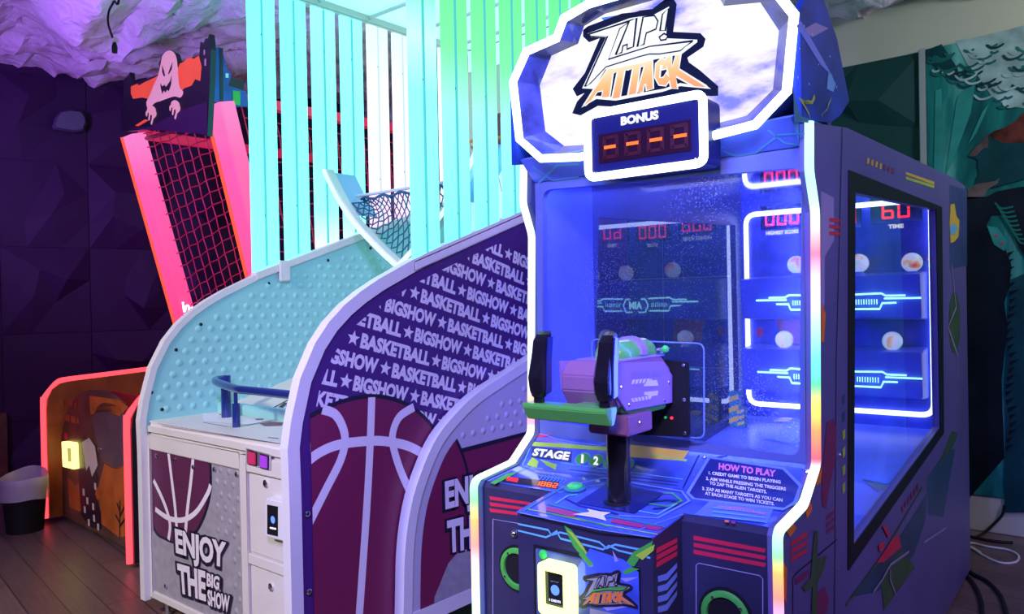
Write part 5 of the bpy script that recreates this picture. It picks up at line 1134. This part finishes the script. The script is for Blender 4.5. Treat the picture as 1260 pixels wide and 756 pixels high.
# bonus display
yD = .135
bo = ZA.ats([(719, 142), (862, 117), (870, 202), (729, 217)], y=yD); cxb = sum(p.x for p in bo)/4; czb = sum(p.z for p in bo)/4
hw = (bo[1].x-bo[0].x+bo[2].x-bo[3].x)/4; hh = (bo[0].z-bo[3].z+bo[1].z-bo[2].z)/4
bc = [(cxb-hw, yD, czb-hh), (cxb+hw, yD, czb-hh), (cxb+hw, yD, czb+hh), (cxb-hw, yD, czb+hh)]
disp = MB().prism(rounded(bc, .02, 5), (0, .10, 0)).build('bonus_display', mat('display_face', (.012, .015, .09), .35, spec=.2), za)
MB().tube([p+Vector((0, -.002, 0)) for p in rounded(bc, .022, 5)], .011, 10, True).build('display_neon', 'neon_white', disp, smooth=True)
def bx(u0, v0, u1, v1, k=1): y = yD-.0015*k; return [(cxb-hw+2*hw*u0, y, czb-hh+2*hh*v1), (cxb-hw+2*hw*u1, y, czb-hh+2*hh*v1), (cxb-hw+2*hw*u1, y, czb-hh+2*hh*v0), (cxb-hw+2*hw*u0, y, czb-hh+2*hh*v0)]
mb = MB(); text(mb, 'BONUS', bx(.31, .74, .64, .88, 2), bold=.06); mb.build('bonus_lettering', 'text_glow', disp)
dec('digit_window', bx(.10, .20, .90, .66, 1), mat('digit_window', (.022, .003, .014), .4, spec=.2), disp)
mb = digits(MB(), '8888', bx(.14, .26, .88, .62, 2), .35, 'abcdef'); mb.build('unlit_segments', 'led_dim', disp)
for i in range(4): dec('bonus_dash', bx(.155+i*.203, .415, .262+i*.203, .465, 3), 'led_dash', disp)
for u, v in ((.07, .93), (.93, .93), (.07, .07), (.93, .07)): MB().lathe([(.004, 0), (.004, .002), (0, .003)], bx(u, v, u, v, 1)[0], (0, -1, 0), 8).build('screw', 'chrome', disp)
# ---- right side graphics
def sd(ps, k=1): return ZA.ats(ps, x=X+.0012*k)
s1 = lambda ps: crop(ps, 840, 200, 3.436); s2 = lambda ps: crop(ps, 1000, 200, 2.519); s3 = lambda ps: crop(ps, 1000, 480, 2.738); s4 = lambda ps: crop(ps, 880, 0, 2.908)
def sdec(name, ps, mt, k=1): dec(name, sd(ps, k), mt)
mb = MB(); ribbon(mb, sd([(1036.5, 158), (1029, 450), (1027, 760)]), .005, (1, 0, 0)); mb.build('panel_seam', 'black', za)
sdec('pillar_print', s1([(585, 120), (640, 150), (640, 330), (600, 400), (600, 600), (585, 640)]), 'lilac_print', .5)
for i in range(3):
    sdec('stripe_print', s1([(620, 235+i*28), (668, 238+i*28), (668, 254+i*28), (620, 250+i*28)]), 'red_print')
    sdec('stripe_print', c2([(537, 445+i*33), (608, 398+i*36), (608, 418+i*36), (537, 466+i*33)]), 'red_print')
    sdec('stripe_print', c2([(690, 335+i*30), (726, 305+i*31), (726, 322+i*31), (690, 354+i*30)]), 'wine_print')
sdec('block_print', c2([(648, 160), (672, 120), (665, 190), (645, 205)]), 'orange_print'); sdec('block_print', c2([(597, 300), (622, 270), (628, 308), (606, 345)]), 'orange_print'); sdec('block_print', c2([(513, 392), (545, 362), (562, 385), (533, 425)]), 'orange_print'); sdec('block_print', c2([(494, 515), (520, 560), (517, 708), (495, 670)]), 'orange_print')
sdec('block_print', s1([(587, 590), (605, 640), (598, 760), (586, 760)]), 'orange_print')
sdec('tentacle_print', crop([(690, 0), (720, 0), (712, 150), (690, 300), (672, 290), (668, 230), (680, 120)], 820, 540, 3.5), 'wine_print')
sdec('tentacle_print', crop([(560, 440), (585, 425), (598, 470), (590, 600), (560, 740), (545, 750), (540, 650)], 840, 380, 3.15), 'wine_print', 1.4)
sdec('stalk_print', c2([(640, 395), (654, 400), (650, 520), (690, 500), (680, 560), (652, 620), (648, 760), (625, 760), (630, 640), (600, 660), (585, 640), (622, 600), (630, 500)]), 'olive_print', 2)
sdec('bulb_print', smooth_line(c2([(655, 660), (680, 640), (700, 690), (690, 750), (655, 770), (640, 720)]), 3, True) if False else c2([(655, 660), (680, 640), (700, 690), (690, 750), (655, 770), (640, 720)]), 'wine_print', 1.5)
mb = MB(); ribbon(mb, sd(c2([(545, 760), (545, 600), (560, 580), (735, 435)]), 1), .004, (1, 0, 0)); mb.build('panel_seam', 'black', za)
sdec('lens_print', c2([(555, 605), (612, 562), (612, 590), (558, 632)]), 'wine_print')
for i in range(7): sdec('dash_print', s4([(545+i*15, 565+i*6), (553+i*15, 568+i*6), (550+i*15, 588+i*6), (542+i*15, 585+i*6)]), 'yellow_print' if i < 4 else 'wine_print')
for ps, mt in (([(682, 615), (785, 652), (783, 662), (682, 625)], 'yellow_print'), ([(682, 632), (785, 664), (783, 674), (682, 642)], 'lime_print')): sdec('dash_print', s4(ps), mt)
sdec('rear_print', s2([(425, 70), (478, 85), (478, 320), (425, 330)]), 'zap_side_dark', .5)
sdec('figure_print', s2([(428, 130), (440, 128), (445, 165), (455, 180), (452, 230), (440, 245), (428, 250), (424, 200)]), 'yellow_print')
sdec('figure_print', s2([(426, 195), (440, 190), (450, 205), (438, 225), (427, 222)]), 'cyan_print', 2)
sdec('oval_print', [ (1000+(440+18*cos(a*pi/10))/2.519, 200+(497+96*sin(a*pi/10))/2.519) for a in range(20)], 'olive_print')
mb = MB(); ribbon(mb, sd(s2([(430, 310), (445, 450), (420, 510), (450, 600), (448, 670)]), 2), .012, (1, 0, 0)); mb.build('oval_streak', 'lilac_print', za)
for i in range(6): sdec('tick_print', s3([(100, 20+i*60), (110, 10+i*60), (110, 40+i*60), (102, 52+i*60)]), 'lime_print' if i > 1 else 'murky_print')
sdec('wing_print', s3([(125, 700), (270, 530), (385, 350), (380, 440), (340, 560), (280, 620), (220, 680)]), 'murky_print', .5)
sdec('wing_print', s3([(230, 650), (250, 590), (300, 540), (345, 600), (300, 660), (240, 745)]), 'olive_print', 1)
mb = MB(); ribbon(mb, sd(s3([(115, 725), (240, 550), (370, 330)]), 2), .009, (1, 0, 0)); mb.build('swoosh_print', 'olive_print', za)
for ps in ([(270, 500), (290, 490), (300, 530), (240, 580), (215, 585)], [(235, 460), (245, 455), (262, 490), (255, 500)], [(222, 520), (245, 510), (235, 545), (225, 545)]): sdec('claw_print', s3(ps), 'red_print', 3)
for ps in ([(205, 682), (235, 640), (262, 590), (325, 545)], [(262, 600), (262, 640), (280, 690)], [(375, 515), (450, 465)]):
    mb = MB(); ribbon(mb, sd(s3(ps), 3), .008, (1, 0, 0)); mb.build('outline_print', 'lilac_print', za)
for i in range(6): sdec('tick_print', s3([(300+i*10, 395-i*14), (306+i*10, 385-i*14), (308+i*10, 405-i*14), (303+i*10, 415-i*14)]), 'wine_print', 2)
sdec('bone_print', s3([(455, 175), (470, 140), (488, 145), (485, 165), (470, 195), (450, 225), (430, 255), (432, 235)]), 'olive_print')
sdec('rear_patch_print', s3([(385, 300), (450, 200), (480, 200), (440, 430), (390, 420)]), 'murky_print', .6)
for q in ((1027.5, 373), (1034, 560), (1031, 700)): MB().lathe([(.005, 0), (.005, .002), (0, .003)], sd([q])[0], (1, 0, 0), 8).build('screw', 'chrome', za)

# ---- the blaster
cb_ = ZA.at((762, 617), z=.845)
px_, py_ = cb_.x, cb_.y
dec('column_base', on_([(709, 619), (749, 594), (816.5, 607), (781, 632)], bP, bN, 2.5), 'deepblue_print')
MB().lathe([(.040, 0), (.040, .006), (.031, .008)], (px_, py_, .838), (0, 0, 1), 28).build('column_collar', 'black', za)
colm = MB().lathe([(.0295, .0), (.0295, .175), (.036, .178), (.036, .19)], (px_, py_, .842), (0, 0, 1), 28).build('column', 'black_gloss', za, smooth=True)
bl = MB().prism([(-.073, y, z) for y, z in [(-.085, 1.128), (-.085, 1.165), (-.055, 1.198), (.17, 1.198), (.215, 1.165), (.215, 1.085), (.20, 1.075), (-.06, 1.09)]], (.146, 0, 0)).build('blaster', 'gun_mauve', za, bevel=.004)
pq = [(753.6, 447), (815.4, 445), (826.7, 462), (826.7, 495.7), (770.5, 506), (757, 485.6)]; g1 = ZA.ats(pq, x=.076)
MB().prism([(.073, p.y, p.z) for p in g1], (.005, 0, 0)).build('side_plate', 'gun_purple', bl, bevel=.001)
MB().prism([(-.078, p.y, p.z) for p in g1], (.005, 0, 0)).build('side_plate', 'gun_purple', bl)
MB().box(-.070, .070, -.02, .19, 1.1985, 1.2005).build('top_plate', 'gun_purple', bl)
MB().prism([(-.068, y, z) for y, z in [(-.075, 1.126), (.20, 1.09), (.20, 1.058), (.02, 1.058), (-.03, 1.075)]], (.136, 0, 0)).build('under_body', 'gun_green', bl, bevel=.004)
mb = MB()
def gx(ps, k=1): return ZA.ats(crop(ps, 640, 390, 4.446), x=.0785+.001*k)
text(mb, 'ZAPPER-9000', gx([(610, 302), (776, 292), (776, 322), (612, 334)], 1), bold=.0); mb.build('blaster_lettering', 'lilac_print', bl)
for i in range(5):
    dec('slash_mark', gx([(615+i*20, 345-i*1.5), (630+i*20, 343-i*1.5), (622+i*20, 368-i*2), (608+i*20, 370-i*2)]), 'white_print', bl)
    dec('slash_mark', gx([(606+i*19, 448-i*3), (620+i*19, 446-i*3), (630+i*17, 466-i*3), (615+i*18, 468-i*3)]), 'white_print', bl)
dec('gun_symbol', gx([(676, 372), (700, 352), (718, 338), (724, 348), (748, 346), (758, 378), (676, 382)]), 'white_print', bl); dec('gun_symbol', gx([(678, 412), (756, 404), (752, 430), (722, 434), (712, 452), (700, 450), (700, 430), (678, 428)]), 'white_print', bl)
for q in ((552, 386), (595, 482), (790, 458), (812, 360)): screw(MB(), gx([q], 0)[0], .005, (1, 0, 0)).build('screw', 'chrome', bl)
# drum on top with its strap
MB().lathe([(.0, -.07), (.032, -.068), (.040, -.058), (.040, .115), (.034, .135), (0, .14)], (.0, .08, 1.205), (0, 1, 0), 28).build('drum', 'gun_green', bl, smooth=True)
a = [(cos(t_*pi/12)*.047, .115, 1.205+sin(t_*pi/12)*.047) for t_ in range(13)]; b_ = [(cos(t_*pi/12)*.040, .115, 1.205+sin(t_*pi/12)*.040) for t_ in range(12, -1, -1)]
MB().prism(a+b_, (0, .03, 0)).build('drum_strap', 'gun_purple', bl)
mb = MB()
for y0, y1 in ((.03, .10), (.155, .19)):
    V = [(.0+sin(t_)*.0405, y, 1.205+cos(t_)*.0405) for t_ in (.30, .40, .50) for y in (y0, y1)]; mb.add(V, [(0, 1, 3, 2), (2, 3, 5, 4)])
mb.build('drum_stripe', 'white_print', bl)
# neck, handlebar, grips
MB().box(px_-.055, px_+.058, -.035, .09, 1.018, 1.068).build('neck', 'gun_mauve', bl, bevel=.004)
screw(MB(), (px_+.059, .02, 1.045), .006, (1, 0, 0)).build('screw', 'chrome', bl)
MB().prism([(-.118, y, z) for y, z in [(-.185, 1.105), (-.185, 1.095), (-.165, 1.064), (-.150, 1.064), (-.135, 1.095), (-.135, 1.105)]], (.234, 0, 0)).build('handle_bar', 'gun_green', bl, bevel=.002)
MB().box(-.02, .04, -.14, -.04, 1.072, 1.10).build('bar_mount', 'gun_green', bl, bevel=.004)
for gxp in (-.085, .098):
    yb0 = -.16
    sec = [(0, 1.118, -.0, .016, .017), (0, 1.135, -.002, .021, .022), (0, 1.165, -.006, .021, .025), (0, 1.195, .0, .020, .021), (0, 1.225, .008, .019, .022), (0, 1.252, .014, .020, .022), (0, 1.268, .024, .019, .018), (0, 1.276, .032, .012, .010)]
    mb = MB(); ring_n = 8; V = []
    for _, z, dy, rx, ry in sec:
        for k_ in range(8):
            a_ = k_*pi/4+pi/8; V.append((gxp+rx*cos(a_)*1.05, yb0+dy+ry*sin(a_)*1.05, z))
    fs = [(8*i+k_, 8*i+(k_+1) % 8, 8*i+8+(k_+1) % 8, 8*i+8+k_) for i in range(len(sec)-1) for k_ in range(8)]+[tuple(range(8)), tuple(8*(len(sec)-1)+k_ for k_ in range(8))]
    gr = mb.add(V, fs).build('grip', 'black_gloss', bl, bevel=.002)
    MB().lathe([(.013, 1.10), (.013, 1.125)], (gxp, yb0, 0), (0, 0, 1), 14).build('grip_stem', 'black_gloss', bl)
    MB().prism([(gxp-.008, y, z) for y, z in [(yb0+.024, 1.225), (yb0+.046, 1.220), (yb0+.040, 1.190), (yb0+.032, 1.170), (yb0+.018, 1.172)]], (.016, 0, 0)).build('trigger', 'blue_steel', bl, bevel=.002)
    MB().prism([(gxp+.0195, yb0+y, z) for y, z in [(.0, 1.125), (.020, 1.13), (.022, 1.20), (.030, 1.262), (.012, 1.262), (.004, 1.20)]], (.004, 0, 0)).build('grip_side', 'blue_steel', bl)
# nose plate and clear shield in front
p0 = ZA.ats([(800, 445), (846, 446), (845, 538), (780, 530)], y=.225)
MB().prism(rounded([(-.10, .222, p0[2].z-.01), (p0[1].x, .222, p0[2].z), (p0[1].x, .222, p0[1].z), (-.10, .222, p0[1].z+.012)], .008), (0, .016, 0)).build('nose_plate', 'black', bl, bevel=.002)
for z in (p0[1].z-.008, (p0[1].z+p0[2].z)/2, p0[2].z+.01): screw(MB(), (p0[1].x-.010, .222, z), .005, (0, -1, 0)).build('screw', 'chrome', bl)
MB().prism(rounded([(-.185, .244, .978), (.152, .244, .978), (.156, .244, 1.228), (-.19, .244, 1.235)], .02), (0, .005, 0)).build('clear_shield', 'acrylic', bl)
MB().tube(rounded([(-.185, .2465, .978), (.152, .2465, .978), (.156, .2465, 1.228), (-.19, .2465, 1.235)], .02), .0022, 6, True).build('shield_edge', 'skyblue_print', bl)
MB().ball((.06, .215, 1.214), .010, 12, 8).build('sight_bead', 'green_button', bl, smooth=True)
MB().lathe([(.012, 0), (.012, .05), (.006, .06)], (.03, .20, 1.205), (0, 1, 0), 14).build('sight_tube', 'chrome', bl, smooth=True)
for gx_ in (.055, .073): MB().lathe([(.004, 0), (.004, .003), (0, .004)], (gx_, .221, 1.03), (0, -1, 0), 8).build('status_lamp', 'led_red' if gx_ > .06 else 'green_button', bl)

# ================================================================== SMALL THINGS
bc_ = W.at((31, 653), z=0); bi = thing('waste_bin', 'black tapered waste bin standing on the floor by the dark wall', 'bin', bc_)
def hgt(py): return W.at((31, py), y=bc_.y).z
br_ = 25.0*(bc_-CAM).dot(fw)/FPX; bh = hgt(594)
MB().lathe([(br_*.80, .0), (br_, bh), (br_*.985, bh+.002), (br_*.95, bh-.004), (br_*.77, .012), (0, .012)], (0, 0, 0), (0, 0, 1), 32).build('bucket', 'black', bi, smooth=True)
M['bag'] = mat('bag', (.52, .50, .55), .35, bump=.6, scale=18)
m = M['bag']; m.node_tree.nodes['Principled BSDF'].inputs['Alpha'].default_value = .72
V = []; F = []; n = 48
for j, (rr, zz, wob) in enumerate(((.82, bh*.45, 0), (.88, bh*.75, .01), (.93, bh+.006, .01), (1.0, bh+.034, .03), (1.05, bh+.016, .03), (1.06, bh-.04, .03), (1.07, bh-.095, .06))):
    for i in range(n):
        a_ = 2*pi*i/n; w_ = wob*.45*(sin(a_*3+.4*j)+.5*sin(a_*5+1)); V.append((cos(a_)*br_*(rr+w_*.4), sin(a_)*br_*(rr+w_*.4), zz+w_*.22+(.04*max(0, cos(a_-2.4)) if j >= 3 else 0)*(1 if j < 5 else .6)))
for j in range(6):
    for i in range(n): F.append((j*n+i, j*n+(i+1) % n, (j+1)*n+(i+1) % n, (j+1)*n+i))
bag = MB().add(V, F).build('bin_liner', 'bag', smooth=True); bag.location = bc_; tag(bag, 'crumpled translucent plastic liner draped over the rim of the black bin', 'bin bag')
# cable hanging out of the cotton
hc = [(148, -4), (140, 2), (134, 14), (133, 28), (137, 42), (140, 50)]
p = W.ats(hc, y=1.35); p[0].z += .62
p.insert(1, W.at((147, -14), y=1.35))
tg = thing('hanging_cable', 'thin black cable dangling from the cotton ceiling with a white connector', 'cable', p[0])
MB().tube([q-p[0] for q in smooth_line(p)], .0042, 8).build('cord', 'black', tg, smooth=True)
q = W.at((141, 49), y=1.35)-p[0]; MB().box(q.x-.012, q.x+.018, q.y-.008, q.y+.008, q.z-.011, q.z+.006).build('connector', 'white_plastic', tg, bevel=.002)
q = W.at((141, 58), y=1.35)-p[0]; MB().lathe([(.010, -.022), (.011, .0), (.006, .018)], q, (0, 0, 1), 12).build('plug', 'black', tg)
# half round plate on the left wall
def lw(px): d = ray(*px); t_ = LN.dot(LA-CAM)/LN.dot(d); return CAM+d*t_
pq = [(63, 158), (66, 148), (72, 141), (84, 138.5), (98, 140), (103, 146), (105, 154), (101, 164), (90, 165.5), (66, 162)]
c = sum((lw(q) for q in pq), Vector())/len(pq); pp = [lw(q)-c for q in pq]
fx = thing('wall_plate', 'small rounded grey plate fixed on the dark faceted wall', 'plate', c)
A1_ = [q+LN*.09 for q in pp]; A2_ = [q*.86+LN*.115 for q in pp]; Z0 = [q for q in pp]
M['plate_grey'] = mat('plate_grey', (.09, .09, .14), .35)
MB().loft(Z0, A1_).build('plate_base', 'plate_grey', fx); MB().loft(A1_, A2_).build('plate_cover', 'plate_grey', fx)
pb = lw((2.5, 560)); pb = Vector((pb.x, pb.y, 0))-LD*.02
M['brown_wood'] = mat('brown_wood', (.10, .04, .02), .5, vary=.3, scale=12)
o_ = [pb+LN*.09, pb+LN*.09+LD*.05, pb+LD*.05, pb]; struct(MB().prism(o_, (0, 0, .62)).build('trim_2', 'brown_wood'))
# cables on the floor at the right
def floor_cable(name, label, pxs, r, mt, grp=None):
    pp = [W.at(q, z=r) for q in pxs]; o = pp[0].copy(); o.z = 0
    ob = MB().tube(smooth_line([v-o for v in pp], 6), r, 8).build(name, mt, smooth=True); ob.location = o; tag(ob, label, 'cable', grp); return ob
floor_cable('white_cable', 'white cable lying in a long loop on the floor behind the shooting machine', [(1178, 668), (1198, 669), (1215, 673), (1240, 677), (1253, 684), (1250, 692), (1232, 693), (1210, 684), (1192, 672), (1206, 680)], .006, 'white_plastic')
floor_cable('black_cable', 'black cable curving toward the camera from under the white cable', [(1170, 690), (1185, 704), (1200, 722), (1208, 745), (1206, 770)], .009, 'black', 'black cables on the floor')
floor_cable('black_cable', 'black cable running to the lower right corner of the floor', [(1172, 684), (1195, 705), (1215, 716), (1232, 735), (1240, 765)], .009, 'black', 'black cables on the floor')
floor_cable('black_cable', 'black cable lying along the pale skirting behind the white loop', [(1176, 657), (1192, 660), (1210, 664), (1228, 667), (1246, 668)], .008, 'black', 'black cables on the floor')
cc_ = [W.at(q, y=5.03) for q in ((1236, 622), (1233, 634), (1224, 644))]; cc_ += [W.at((1212, 655), z=.01), W.at((1200, 662), z=.01)]
ob = MB().tube(smooth_line([v-cc_[0] for v in cc_]), .007, 8).build('skirting_cable', 'black', smooth=True); ob.location = cc_[0]; tag(ob, 'thin dark cable dropping down the pale skirting board to the floor', 'cable')
